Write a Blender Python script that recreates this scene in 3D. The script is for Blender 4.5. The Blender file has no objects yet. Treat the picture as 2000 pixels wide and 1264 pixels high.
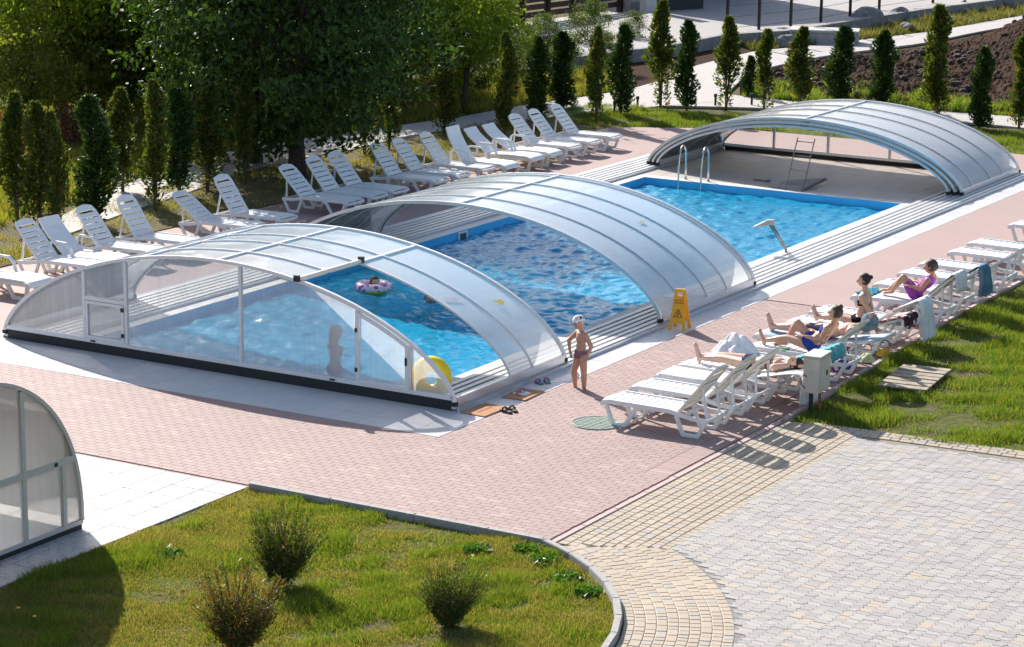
import bpy, math, random
import numpy as np
from mathutils import Vector, Matrix
random.seed(7); rng = np.random.default_rng(11)
SC = bpy.context.scene
COL = SC.collection
rad = math.radians
# ------------------------------------------------------------------ camera
CAM = np.array([17.0, -27.5, 8.6])
F_, PIT, ROL, AZ = 4756.0, rad(12.813), rad(.628), rad(30.393)
fw = np.array([-math.sin(AZ)*math.cos(PIT), math.cos(AZ)*math.cos(PIT), -math.sin(PIT)])
rt = np.array([math.cos(AZ), math.sin(AZ), 0.0]); up = np.cross(rt, fw)
r2 = math.cos(ROL)*rt + math.sin(ROL)*up; u2 = -math.sin(ROL)*rt + math.cos(ROL)*up
CM = np.array([r2, u2, fw])
cd = bpy.data.cameras.new('camera'); cam = bpy.data.objects.new('camera', cd); COL.objects.link(cam)
cam.matrix_world = Matrix(((r2[0],u2[0],-fw[0],CAM[0]),(r2[1],u2[1],-fw[1],CAM[1]),(r2[2],u2[2],-fw[2],CAM[2]),(0,0,0,1)))
cd.sensor_width = 36.0; cd.lens = F_/2000*36; cd.clip_start = .5; cd.clip_end = 900
SC.camera = cam
# ------------------------------------------------------------------ light
SUN = Vector((1.40, -.92, -1.0)).normalized()
wd = bpy.data.worlds.new('World'); SC.world = wd; wd.use_nodes = True
nt = wd.node_tree; bg = nt.nodes['Background']
sky = nt.nodes.new('ShaderNodeTexSky'); sky.sky_type = 'NISHITA'; sky.sun_disc = False
sky.sun_elevation = math.asin(-SUN.z); sky.sun_rotation = math.atan2(-SUN.x, -SUN.y)
sky.dust_density = 1.6; sky.air_density = 1.0; sky.ozone_density = .8
nt.links.new(sky.outputs[0], bg.inputs[0]); bg.inputs[1].default_value = .105
sl = bpy.data.lights.new('sun', 'SUN'); sl.energy = 5.0; sl.angle = rad(.53); sl.color = (1, .955, .88)
so = bpy.data.objects.new('sun', sl); COL.objects.link(so); so.rotation_euler = SUN.to_track_quat('-Z', 'Y').to_euler(); so.location = (-30, 20, 30)
SC.view_settings.view_transform = 'Standard'; SC.view_settings.look = 'None'
SC.view_settings.exposure = .80; SC.view_settings.gamma = 1; SC.view_settings.use_curve_mapping = False
cy = SC.cycles; cy.use_denoising = True; cy.max_bounces = 10; cy.transparent_max_bounces = 32
cy.diffuse_bounces = 3; cy.glossy_bounces = 3; cy.transmission_bounces = 6
cy.sample_clamp_indirect = 6; cy.caustics_reflective = False; cy.caustics_refractive = False
try: cy.denoiser = 'OPENIMAGEDENOISE'
except Exception: pass

# ------------------------------------------------------------------ pixel -> world helpers
def ray(x, y): return np.array([(x-1000)/F_, -(y-632)/F_, 1.0]) @ CM
def G(x, y, z=0.0):
    d = ray(x, y); t = (z-CAM[2])/d[2]; return CAM + d*t
def PR(P):
    P = np.atleast_2d(P); c = (P-CAM) @ CM.T
    return np.c_[1000+F_*c[:, 0]/c[:, 2], 632-F_*c[:, 1]/c[:, 2], F_/c[:, 2]]

# ------------------------------------------------------------------ objects
def tag(o, label=None, cat=None, group=None, kind=None):
    if label: o['label'] = label
    if cat: o['category'] = cat
    if group: o['group'] = group
    if kind: o['kind'] = kind
    return o
def empty(name, loc=(0, 0, 0), rz=0):
    o = bpy.data.objects.new(name, None); COL.objects.link(o); o.location = loc; o.rotation_euler = (0, 0, rz)
    o.empty_display_size = .1; return o
def thing(name, label, cat, loc=(0, 0, 0), rz=0, group=None):
    return tag(empty(name, loc, rz), label, cat, group)
def inst(name, me, parent=None, loc=(0, 0, 0), rot=(0, 0, 0), sc=(1, 1, 1)):
    o = bpy.data.objects.new(name, me); COL.objects.link(o); o.parent = parent
    o.location = loc; o.rotation_euler = rot; o.scale = sc; return o
def copytree(o, parent=None):
    c = o.copy(); COL.objects.link(c); c.parent = parent
    for ch in [x for x in o.children]: copytree(ch, c)
    return c
def fastmesh(name, V, Fq, mat, smooth=False):
    V = np.asarray(V, np.float32); Fq = np.asarray(Fq, np.int32); k = Fq.shape[1]
    me = bpy.data.meshes.new(name); me.vertices.add(len(V)); me.vertices.foreach_set('co', V.ravel())
    me.loops.add(Fq.size); me.loops.foreach_set('vertex_index', Fq.ravel())
    me.polygons.add(len(Fq)); me.polygons.foreach_set('loop_start', np.arange(0, Fq.size, k, dtype=np.int32))
    me.polygons.foreach_set('use_smooth', np.full(len(Fq), bool(smooth)))
    me.update(calc_edges=True); me.materials.append(mat); return me

class MB:
    def __init__(s): s.v = []; s.f = []
    def add(s, v, f):
        n = len(s.v); s.v += [tuple(p) for p in v]; s.f += [tuple(i+n for i in q) for q in f]; return s
    def box(s, x0, x1, y0, y1, z0, z1):
        return s.add([(x0,y0,z0),(x1,y0,z0),(x1,y1,z0),(x0,y1,z0),(x0,y0,z1),(x1,y0,z1),(x1,y1,z1),(x0,y1,z1)],
                     [(0,3,2,1),(4,5,6,7),(0,1,5,4),(1,2,6,5),(2,3,7,6),(3,0,4,7)])
    def cbox(s, x0, x1, y0, y1, z0, z1, c=.006):   # box with chamfered top
        return s.add([(x0,y0,z0),(x1,y0,z0),(x1,y1,z0),(x0,y1,z0),(x0,y0,z1-c),(x1,y0,z1-c),(x1,y1,z1-c),(x0,y1,z1-c),
                      (x0+c,y0+c,z1),(x1-c,y0+c,z1),(x1-c,y1-c,z1),(x0+c,y1-c,z1)],
                     [(8,9,10,11),(0,1,5,4),(1,2,6,5),(2,3,7,6),(3,0,4,7),(4,5,9,8),(5,6,10,9),(6,7,11,10),(7,4,8,11)])
    def bar(s, p, q, w, h, upv=(0, 0, 1)):
        p = Vector(p); q = Vector(q); d = (q-p).normalized(); a = d.cross(Vector(upv))
        if a.length < 1e-4: a = d.cross(Vector((1, 0, 0)))
        a.normalize(); b = a.cross(d); a *= w/2; b *= h/2
        return s.add([p-a-b, p+a-b, p+a+b, p-a+b, q-a-b, q+a-b, q+a+b, q-a+b],
                     [(0,1,2,3),(7,6,5,4),(0,4,5,1),(1,5,6,2),(2,6,7,3),(3,7,4,0)])
    def path(s, pts, w, h, side=(0, 1, 0), closed=False):   # rectangular section swept; w along side
        pts = [Vector(p) for p in pts]; n = len(pts); sd = Vector(side).normalized(); base = len(s.v)
        for i, p in enumerate(pts):
            a = pts[(i-1) % n] if (closed or i > 0) else p; b = pts[(i+1) % n] if (closed or i < n-1) else p
            d1 = (p-a).normalized() if (p-a).length > 1e-6 else (b-p).normalized()
            d2 = (b-p).normalized() if (b-p).length > 1e-6 else d1
            t = (d1+d2).normalized(); nn = sd.cross(t).normalized()
            k = 1/max(.45, abs(t.dot(d2)))
            for (u, vv) in ((-1,-1),(1,-1),(1,1),(-1,1)): s.v.append(tuple(p+sd*(u*w/2)+nn*(vv*h/2*k)))
        m = n if closed else n-1
        for i in range(m):
            A = base+4*i; B = base+4*((i+1) % n)
            for k in range(4): s.f.append((A+k, A+(k+1) % 4, B+(k+1) % 4, B+k))
        if not closed:
            s.f.append((base+3, base+2, base+1, base)); e = base+4*(n-1); s.f.append((e, e+1, e+2, e+3))
        return s
    def tube(s, pts, r, n=8, closed=False):
        pts = [Vector(p) for p in pts]; m = len(pts); base = len(s.v); ref = None
        rr = r if isinstance(r, (list, tuple)) else [r]*m
        for i, p in enumerate(pts):
            a = pts[(i-1) % m] if (closed or i > 0) else p; b = pts[(i+1) % m] if (closed or i < m-1) else p
            t = (b-a).normalized()
            if ref is None:
                ref = t.cross(Vector((0, 0, 1)))
                if ref.length < .05: ref = t.cross(Vector((1, 0, 0)))
            ref = (ref-t*ref.dot(t)).normalized(); c = t.cross(ref)
            for k in range(n):
                an = 2*math.pi*k/n; s.v.append(tuple(p+(ref*math.cos(an)+c*math.sin(an))*rr[i]))
        for i in range(m if closed else m-1):
            A = base+n*i; B = base+n*((i+1) % m)
            for k in range(n): s.f.append((A+k, A+(k+1) % n, B+(k+1) % n, B+k))
        if not closed:
            s.f.append(tuple(base+k for k in reversed(range(n)))); e = base+n*(m-1); s.f.append(tuple(e+k for k in range(n)))
        return s
    def prism(s, poly, z0, z1):
        n = len(poly); b = len(s.v)
        s.v += [(x, y, z0) for x, y in poly]+[(x, y, z1) for x, y in poly]
        s.f.append(tuple(b+n+i for i in range(n))); s.f.append(tuple(b+i for i in reversed(range(n))))
        for i in range(n): j = (i+1) % n; s.f.append((b+i, b+j, b+n+j, b+n+i))
        return s
    def rcone(s, p, q, r0, r1, n=10):             # tapered capsule
        p = Vector(p); q = Vector(q); d = q-p; L = d.length
        d = d.normalized() if L > 1e-6 else Vector((0, 0, 1))
        a = d.cross(Vector((0, 0, 1)))
        if a.length < .05: a = d.cross(Vector((1, 0, 0)))
        a.normalize(); b = d.cross(a); base = len(s.v); rings = []
        for k in range(1, 4): t = -math.pi/2*(1-k/3); rings.append((p+d*(r0*math.sin(t)), r0*math.cos(t)))
        for k in range(0, 3): t = math.pi/2*k/3; rings.append((q+d*(r1*math.sin(t)), r1*math.cos(t)))
        for c, r in rings:
            for k in range(n): an = 2*math.pi*k/n; s.v.append(tuple(c+(a*math.cos(an)+b*math.sin(an))*r))
        m = len(rings); s.v.append(tuple(p-d*r0)); s.v.append(tuple(q+d*r1)); B = base+m*n
        for i in range(m-1):
            for k in range(n): s.f.append((base+n*i+k, base+n*i+(k+1) % n, base+n*(i+1)+(k+1) % n, base+n*(i+1)+k))
        for k in range(n):
            s.f.append((B, base+(k+1) % n, base+k)); s.f.append((B+1, base+n*(m-1)+k, base+n*(m-1)+(k+1) % n))
        return s
    def ell(s, c, r, ax=None, nu=14, nv=9):       # ellipsoid, ax = 3 axes
        c = Vector(c); ax = ax or (Vector((1,0,0)), Vector((0,1,0)), Vector((0,0,1))); base = len(s.v)
        for i in range(1, nv):
            t = math.pi*i/nv
            for k in range(nu):
                p = 2*math.pi*k/nu
                s.v.append(tuple(c+ax[0]*(r[0]*math.sin(t)*math.cos(p))+ax[1]*(r[1]*math.sin(t)*math.sin(p))+ax[2]*(r[2]*math.cos(t))))
        s.v.append(tuple(c+ax[2]*r[2])); s.v.append(tuple(c-ax[2]*r[2])); T = base+(nv-1)*nu
        for i in range(nv-2):
            for k in range(nu): s.f.append((base+nu*i+k, base+nu*(i+1)+k, base+nu*(i+1)+(k+1) % nu, base+nu*i+(k+1) % nu))
        for k in range(nu):
            s.f.append((T, base+k, base+(k+1) % nu)); s.f.append((T+1, base+nu*(nv-2)+(k+1) % nu, base+nu*(nv-2)+k))
        return s
    def grid(s, P):                               # P: rows of points, open sheet
        n = len(P); m = len(P[0]); b = len(s.v)
        for r in P: s.v += [tuple(p) for p in r]
        for i in range(n-1):
            for j in range(m-1): s.f.append((b+i*m+j, b+i*m+j+1, b+(i+1)*m+j+1, b+(i+1)*m+j))
        return s
    def solid(s, P, N, th):                       # closed thick sheet from grid P and normal function
        n = len(P); m = len(P[0]); b = len(s.v)
        for r, nr in zip(P, N): s.v += [tuple(p) for p in r]
        for r, nr in zip(P, N): s.v += [tuple(Vector(p)-Vector(q)*th) for p, q in zip(r, nr)]
        o = n*m; I = lambda i, j: b+i*m+j
        for i in range(n-1):
            for j in range(m-1):
                s.f.append((I(i,j), I(i,j+1), I(i+1,j+1), I(i+1,j))); s.f.append((o+I(i+1,j), o+I(i+1,j+1), o+I(i,j+1), o+I(i,j)))
        for i in range(n-1):
            s.f.append((I(i+1,0), o+I(i+1,0), o+I(i,0), I(i,0))); s.f.append((I(i,m-1), o+I(i,m-1), o+I(i+1,m-1), I(i+1,m-1)))
        for j in range(m-1):
            s.f.append((I(0,j), o+I(0,j), o+I(0,j+1), I(0,j+1))); s.f.append((I(n-1,j+1), o+I(n-1,j+1), o+I(n-1,j), I(n-1,j)))
        return s
    def mesh(s, name, mat, smooth=False, bevel=0):
        me = bpy.data.meshes.new(name); me.from_pydata(s.v, [], s.f); me.materials.append(mat)
        if smooth: me.polygons.foreach_set('use_smooth', [True]*len(me.polygons))
        me.update()
        if smooth == 'sharp': me.set_sharp_from_angle(angle=rad(35))
        if bevel:
            import bmesh
            bm = bmesh.new(); bm.from_mesh(me)
            bmesh.ops.bevel(bm, geom=[e for e in bm.edges if len(e.link_faces) == 2 and e.calc_face_angle(0) > .6], offset=bevel, segments=2, affect='EDGES', clamp_overlap=True)
            bm.to_mesh(me); bm.free()
        return me
    def build(s, name, mat, parent=None, smooth=False, bevel=0, loc=(0, 0, 0), rz=0):
        return inst(name, s.mesh(name, mat, smooth, bevel), parent, loc, (0, 0, rz))

# ------------------------------------------------------------------ materials
def newmat(name):
    m = bpy.data.materials.new(name); m.use_nodes = True; t = m.node_tree
    return m, t, t.nodes['Principled BSDF'], t.nodes['Material Output']
def N(t, kind, **kw):
    n = t.nodes.new('ShaderNode'+kind)
    for k, v in kw.items():
        if k in n.inputs: n.inputs[k].default_value = v
        else: setattr(n, k, v)
    return n
def rgba(c): return (c[0], c[1], c[2], 1)
def mixc(t, fac, a, b, mode='MIX'):
    n = t.nodes.new('ShaderNodeMix'); n.data_type = 'RGBA'; n.blend_type = mode
    for sock, val in ((n.inputs[0], fac), (n.inputs[6], a), (n.inputs[7], b)):
        if hasattr(val, 'is_linked') or hasattr(val, 'links'): t.links.new(val, sock)
        elif isinstance(val, (int, float)): sock.default_value = val
        else: sock.default_value = rgba(val)
    return n.outputs[2]
def mth(t, op, a, b=0.0):
    n = t.nodes.new('ShaderNodeMath'); n.operation = op
    for i, val in enumerate((a, b)):
        if isinstance(val, (int, float)): n.inputs[i].default_value = val
        else: t.links.new(val, n.inputs[i])
    return n.outputs[0]
def ramp(t, fac, p0, p1):
    n = t.nodes.new('ShaderNodeMapRange'); t.links.new(fac, n.inputs[0]); n.inputs[1].default_value = p0; n.inputs[2].default_value = p1
    return n.outputs[0]
def rnd(t):                                       # random per object and per loose piece
    a = t.nodes.new('ShaderNodeObjectInfo').outputs['Random']; b = t.nodes.new('ShaderNodeNewGeometry').outputs['Random Per Island']
    return mth(t, 'FRACT', mth(t, 'ADD', a, b))
def wpos(t): return t.nodes.new('ShaderNodeNewGeometry').outputs['Position']
def noise(t, scale, detail=4, rough=.55, vec=None):
    n = N(t, 'TexNoise', Scale=scale, Detail=detail, Roughness=rough); t.links.new(vec if vec is not None else wpos(t), n.inputs['Vector'])
    return n.outputs['Fac']
def bumpn(t, h, strength, dist=.01):
    b = N(t, 'Bump', Strength=strength, Distance=dist); t.links.new(h, b.inputs['Height']); return b.outputs[0]
MC = {}
def M(name, col, rough=.6, var=.12, scale=9, bump=0, metal=0, col2=None, rvar=0, rcol=None, spec=.5, obj=False):
    """procedural: base colour, noise toward col2, random-per-piece toward rcol"""
    if name in MC: return MC[name]
    m, t, p, o = newmat(name)
    vec = t.nodes.new('ShaderNodeTexCoord').outputs['Object'] if obj else None
    f = ramp(t, noise(t, scale, vec=vec), .3, .7)
    c2 = col2 or tuple(c*(1-var*1.6) for c in col)
    c1 = col if col2 else tuple(c*(1+var*.5) for c in col)
    c = mixc(t, f, c1, c2)
    if rvar:
        r = rnd(t); c = mixc(t, mth(t, 'MULTIPLY', r, rvar), c, rcol or tuple(x*.55 for x in col))
    t.links.new(c, p.inputs['Base Color']); p.inputs['Roughness'].default_value = rough; p.inputs['Metallic'].default_value = metal
    p.inputs['Specular IOR Level'].default_value = spec
    if bump: t.links.new(bumpn(t, noise(t, scale*6, 5, vec=vec), bump), p.inputs['Normal'])
    MC[name] = m; return m
def leafmat(name, a, b, trans=.45, dry=None, dryf=.12):
    if name in MC: return MC[name]
    m, t, p, o = newmat(name)
    r = rnd(t); c = mixc(t, r, a, b)
    if dry: c = mixc(t, mth(t, 'GREATER_THAN', mth(t, 'FRACT', mth(t, 'MULTIPLY', r, 17.3)), 1-dryf), c, dry)
    t.links.new(c, p.inputs['Base Color']); p.inputs['Roughness'].default_value = .5; p.inputs['Specular IOR Level'].default_value = .3
    tr = t.nodes.new('ShaderNodeBsdfTranslucent'); t.links.new(mixc(t, 1.0, c, (1.6, 1.5, .6), 'MULTIPLY'), tr.inputs[0])
    mx = N(t, 'MixShader', Fac=trans); t.links.new(p.outputs[0], mx.inputs[1]); t.links.new(tr.outputs[0], mx.inputs[2]); t.links.new(mx.outputs[0], o.inputs[0])
    MC[name] = m; return m
def polycarb(name, fac, tint=(.92, .96, 1), body=(.8, .84, .88), rough=.16, streak=0.0, spec=1.45, trl=.5):
    if name in MC: return MC[name]
    m, t, p, o = newmat(name); t.nodes.remove(p)
    tr = N(t, 'BsdfTransparent'); tr.inputs[0].default_value = rgba(tint)
    df = N(t, 'BsdfDiffuse'); df.inputs[0].default_value = rgba(body)
    tl = N(t, 'BsdfTranslucent'); tl.inputs[0].default_value = rgba(body)
    b = N(t, 'MixShader', Fac=trl); t.links.new(df.outputs[0], b.inputs[1]); t.links.new(tl.outputs[0], b.inputs[2])
    mx = N(t, 'MixShader', Fac=fac); t.links.new(tr.outputs[0], mx.inputs[1]); t.links.new(b.outputs[0], mx.inputs[2])
    if streak:
        mp = N(t, 'Mapping'); mp.inputs['Scale'].default_value = (14, 14, .5); t.links.new(wpos(t), mp.inputs[0])
        f1 = noise(t, 1.0, 4, .6, mp.outputs[0]); f2 = noise(t, 1.1, 3)
        ff = mth(t, 'ADD', fac, mth(t, 'MULTIPLY', mth(t, 'SUBTRACT', mth(t, 'MULTIPLY', f1, f2), .2), streak))
        t.links.new(mth(t, 'MAXIMUM', ff, .02), mx.inputs[0])
    else:
        ff = mth(t, 'ADD', fac-.06, mth(t, 'MULTIPLY', noise(t, .9, 4), .12)); t.links.new(ff, mx.inputs[0])
    gl = N(t, 'BsdfGlossy', Roughness=rough); fr = N(t, 'Fresnel', IOR=spec)
    bn = bumpn(t, noise(t, 1.6, 3), .35, .06); t.links.new(bn, gl.inputs['Normal'])
    t.links.new(mth(t, 'MULTIPLY', noise(t, 2.2, 5), rough*2), gl.inputs['Roughness'])
    m2 = N(t, 'MixShader'); t.links.new(fr.outputs[0], m2.inputs[0]); t.links.new(mx.outputs[0], m2.inputs[1]); t.links.new(gl.outputs[0], m2.inputs[2])
    t.links.new(m2.outputs[0], o.inputs[0]); MC[name] = m; return m
WHITE_PL = M('white_plastic', (.80, .80, .80), .38, .03, 5, obj=True)
CREAM_AND_BOUNCE_PL = M('cream_and_bounce_plastic', (.78, .72, .62), .45, .05, 5, obj=True)  # own cream on some parts; warm bounce light painted on three white backs
ALU = M('brushed_aluminium', (.74, .75, .77), .32, .06, 14, metal=.75)
WHITE_FR = M('white_frame', (.80, .79, .79), .35, .04, 8)
STEEL = M('stainless_steel', (.62, .62, .63), .2, .06, 20, metal=1)
BLACK_RB = M('black_rubber', (.018, .018, .022), .6, .2, 20)
# ================================================================== SETTING
def structure(name, mb, mat, parent=None): return tag(mb.build(name, mat, parent), kind='structure')
def sheet(name, poly, z, mat, thick=.05):
    return tag(MB().prism(poly, z-thick, z).build(name, mat), kind='structure')
# --- ground: one big sheet with the pool pit cut out
def groundmat():
    m, t, p, o = newmat('meadow_ground')
    n1 = noise(t, .35, 5); n2 = noise(t, 2.5, 5); n3 = noise(t, 14, 4)
    c = mixc(t, ramp(t, n1, .35, .65), (.075, .10, .022), (.16, .15, .05))
    c = mixc(t, ramp(t, n2, .5, .7), c, (.13, .09, .055)); c = mixc(t, ramp(t, n3, .3, .8), c, (.05, .06, .018))
    t.links.new(c, p.inputs['Base Color']); p.inputs['Roughness'].default_value = .9; p.inputs['Specular IOR Level'].default_value = .08
    t.links.new(bumpn(t, n3, .8, .05), p.inputs['Normal']); return m
GM = groundmat()
X0, X1, Y0, Y1, Bg = -8.3, .2, -.3, 23.8, 420
mb = MB(); P = [(-Bg,-Bg),(Bg,-Bg),(Bg,Bg),(-Bg,Bg),(X0,Y0),(X1,Y0),(X1,Y1),(X0,Y1)]
mb.add([(x, y, -.06) for x, y in P], [(0,1,5,4),(1,2,6,5),(2,3,7,6),(3,0,4,7)])
structure('ground', mb, GM)
# --- pool basin
def pooltile():
    m, t, p, o = newmat('pool_lining')
    c = mixc(t, ramp(t, noise(t, 1.2, 3), .3, .7), (.08, .52, .86), (.12, .60, .90))
    br = N(t, 'TexBrick', Scale=1.0); br.offset = 0; br.inputs['Brick Width'].default_value = .1; br.inputs['Row Height'].default_value = .1; br.inputs['Mortar Size'].default_value = .004
    br.inputs['Color1'].default_value = (1,1,1,1); br.inputs['Color2'].default_value = (.9,.94,1,1); br.inputs['Mortar'].default_value = (.75,.85,.95,1)
    t.links.new(wpos(t), br.inputs['Vector']); t.links.new(mixc(t, .6, c, br.outputs[0], 'MULTIPLY'), p.inputs['Base Color']); p.inputs['Roughness'].default_value = .3; return m
PX0, PX1, PY0, PY1, PD = -7.0, -1.06, .55, 19.05, -1.45
mb = MB()
mb.add([(PX0,PY0,PD),(PX1,PY0,PD),(PX1,PY1,PD),(PX0,PY1,PD),(PX0,PY0,-.004),(PX1,PY0,-.004),(PX1,PY1,-.004),(PX0,PY1,-.004)],
       [(0,1,2,3),(0,4,5,1),(1,5,6,2),(2,6,7,3),(3,7,4,0)])
PT = pooltile(); basin = structure('pool_basin', mb, PT)
mb = MB(); mb.box(PX0+.002, PX1-.002, PY0+.002, PY0+.9, PD, -.62); mb.box(PX0+.004, PX1-.004, PY0+.9, PY0+1.25, PD, -.95)
mb.build('step', PT, basin)
# --- water: rippled sheet
def watermat():
    m, t, p, o = newmat('pool_water'); t.nodes.remove(p)
    b = bumpn(t, noise(t, 12, 3), .42, .04)
    tr = N(t, 'BsdfTransparent'); tr.inputs[0].default_value = (.76, .95, 1, 1)
    df = N(t, 'BsdfDiffuse'); df.inputs[0].default_value = (.03, .56, .94, 1)
    mx = N(t, 'MixShader', Fac=.46); t.links.new(tr.outputs[0], mx.inputs[1]); t.links.new(df.outputs[0], mx.inputs[2])
    gl = N(t, 'BsdfGlossy', Roughness=.035); t.links.new(b, gl.inputs['Normal'])
    fr = N(t, 'Fresnel', IOR=1.31); t.links.new(b, fr.inputs['Normal'])
    m2 = N(t, 'MixShader'); t.links.new(fr.outputs[0], m2.inputs[0]); t.links.new(mx.outputs[0], m2.inputs[1]); t.links.new(gl.outputs[0], m2.inputs[2])
    t.links.new(m2.outputs[0], o.inputs[0]); return m
nx, ny = 240, 740; xs = np.linspace(PX0, PX1, nx); ys = np.linspace(PY0, PY1, ny); XX, YY = np.meshgrid(xs, ys)
Z = np.zeros_like(XX)
for k in range(60):
    lam = rng.uniform(.15, .60); a = rng.uniform(0, 2*math.pi); kx, ky = math.cos(a)*2*math.pi/lam, math.sin(a)*2*math.pi/lam
    Z += .0058*lam**1.0*np.sin(kx*XX+ky*YY+rng.uniform(0, 6.28)+.8*np.sin(1.3*YY+rng.uniform(0, 6)+.9*XX))
V = np.c_[XX.ravel(), YY.ravel(), (Z-.15).ravel()]; I = np.arange(nx*ny).reshape(ny, nx)
Fq = np.stack([I[:-1,:-1], I[:-1,1:], I[1:,1:], I[1:,:-1]], -1).reshape(-1, 4)
tag(inst('pool_water', fastmesh('pool_water', V, Fq, watermat(), True)), kind='structure')

# --- paving helpers -------------------------------------------------------
def unit_block(name, mat, c=.05):
    return MB().cbox(-.5, .5, -.5, .5, -1, 0, c).mesh(name, mat)
BV = np.array([(-.5,-.5,-1),(.5,-.5,-1),(.5,.5,-1),(-.5,.5,-1)]+[(-.5,-.5,0),(.5,-.5,0),(.5,.5,0),(-.5,.5,0)]+[(-.5,-.5,0),(.5,-.5,0),(.5,.5,0),(-.5,.5,0)], float)
BF = np.array([(8,9,10,11),(0,1,5,4),(1,2,6,5),(2,3,7,6),(3,0,4,7),(4,5,9,8),(5,6,10,9),(6,7,11,10),(7,4,8,11)])
def pave(parent, items, mat, nm='brick', ch=.007, th=.03, lim=300, zj=.0018):
    """items: rows (cx, cy, lx, ly, rot); the largest-looking ones become single pieces, the rest one mesh"""
    A = np.array(items, float); pr = PR(np.c_[A[:, :2], np.zeros(len(A))])
    vis = (pr[:,0] > -400) & (pr[:,0] < 2400) & (pr[:,1] > -40) & (pr[:,1] < 1420); A = A[vis]; pr = pr[vis]
    inn = (pr[:,0] > 5) & (pr[:,0] < 1995) & (pr[:,1] < 1258)
    sc = pr[:,2]**2*A[:,2]*A[:,3]*np.where(inn, 1, .01); order = np.argsort(-sc)
    zz = rng.uniform(-zj, zj, len(A)); one = order[:lim]; rest = order[lim:]
    def verts(r, z, k=1):
        cx, cy, lx, ly, ro = r; v = BV.copy(); v[:, 0] *= lx; v[:, 1] *= ly
        v[8:, 0] -= np.sign(v[8:, 0])*ch; v[8:, 1] -= np.sign(v[8:, 1])*ch; v[:4, 2] = -th; v[4:8, 2] = -ch*.8; v[8:, 2] = 0
        return v
    cache = {}
    for i in one:
        r = A[i]; key = (round(r[2], 3), round(r[3], 3))
        if key not in cache: cache[key] = MB().add(verts(r, 0), BF.tolist()).mesh(nm, mat)
        inst(nm, cache[key], parent, (r[0], r[1], zz[i]), (0, 0, r[4]))
    if len(rest):
        VV = []
        for i in rest:
            r = A[i]; v = verts(r, 0); c, s = math.cos(r[4]), math.sin(r[4])
            VV.append(np.c_[v[:,0]*c-v[:,1]*s+r[0], v[:,0]*s+v[:,1]*c+r[1], v[:,2]+zz[i]])
        VV = np.concatenate(VV); FF = (BF[None]+12*np.arange(len(rest))[:, None, None]).reshape(-1, 4)
        tag(inst(nm+'_field', fastmesh(nm+'_field', VV, FF, mat), parent), kind='stuff')

def stonemat(name, a, b, extra=None, exf=.06, rough=.75, spots=None, big=.5):
    m, t, p, o = newmat(name); r = rnd(t)
    c = mixc(t, r, a, b)
    if extra: c = mixc(t, mth(t, 'GREATER_THAN', mth(t, 'FRACT', mth(t, 'MULTIPLY', r, 31.7)), 1-exf), c, extra)
    c = mixc(t, mth(t, 'MULTIPLY', ramp(t, noise(t, big, 6, .7), .42, .66), .32), c, tuple(x*.72 for x in a))
    c = mixc(t, mth(t, 'MULTIPLY', ramp(t, noise(t, 60, 4), .3, .8), .3), c, tuple(x*.7 for x in a))
    t.links.new(c, p.inputs['Base Color']); p.inputs['Roughness'].default_value = rough; p.inputs['Specular IOR Level'].default_value = .35
    t.links.new(bumpn(t, noise(t, 90, 5), .35, .004), p.inputs['Normal']); return m
def bricktex(name, a, b, mortar, bw, rh, rough=.8, rot=0):
    m, t, p, o = newmat(name)
    mp = N(t, 'Mapping'); mp.inputs['Rotation'].default_value = (0, 0, rot); t.links.new(wpos(t), mp.inputs[0])
    br = N(t, 'TexBrick', Scale=1.0); br.inputs['Brick Width'].default_value = bw; br.inputs['Row Height'].default_value = rh; br.inputs['Mortar Size'].default_value = .004
    for k, v in (('Color1', a), ('Color2', b), ('Mortar', mortar)): br.inputs[k].default_value = rgba(v)
    t.links.new(mp.outputs[0], br.inputs['Vector'])
    c = mixc(t, mth(t, 'MULTIPLY', ramp(t, noise(t, .8, 4), .3, .7), .3), br.outputs[0], tuple(x*.75 for x in a))
    t.links.new(c, p.inputs['Base Color']); p.inputs['Roughness'].default_value = rough; return m

# --- red pavers
RA, RB = (.37, .26, .24), (.355, .245, .225)
RED = stonemat('red_paver', RA, RB, (.42, .30, .265), .10); REDJ = M('red_joint_sand', (.36, .245, .22), .9, .2, 12)
REDT = bricktex('red_paving_far', RA, RB, (.31, .21, .19), .2, .1)
BRK = 9.0                                          # bricks are laid one by one this far
redp = tag(MB().prism([(-13,-4.4),(3.93,-4.4),(3.93,-1.25),(-13,-1.25)], -.05, -.012).prism([(.5,-1.25),(3.93,-1.25),(3.93,1.95),(3.62,BRK),(.5,BRK)], -.05, -.012)
           .build('red_paving', REDJ), kind='structure')
mb = MB(); mb.prism([(.5,BRK),(3.62,BRK),(3.55,26.6),(.5,26.9)], -.05, .001); mb.prism([(-12.0,-1.25),(-8.45,-1.25),(-8.45,26.9),(-11.2,25.4)], -.05, .001)
mb.prism([(-16,-1.25),(-12.0,-1.25),(-12.0,3.2),(-16,3.2)], -.05, .001); mb.prism([(-8.45,24.2),(.5,24.2),(.5,26.9),(-8.45,26.9)], -.05, .0005)
structure('red_paving_back', mb, REDT)
items = []
def rows(x0, x1, y0, y1, lx=.2, ly=.1, g=.004):
    n = int(round((y1-y0)/ly))
    for j in range(n):
        y = y0+(j+.5)*ly; off = (j % 2)*lx/2+rng.uniform(-.01, .01)
        for i in range(-1, int((x1-x0)/lx)+2):
            a = max(x0, x0+i*lx+off); b = min(x1, x0+(i+1)*lx+off)
            if b-a > .03: items.append((round((a+b)/2, 4), y, round(b-a-g, 3), ly-g, rng.uniform(-.006, .006)))
rows(-9.3, 3.9, -4.35, -1.25); rows(.5, 3.55, -1.25, BRK)
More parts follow.
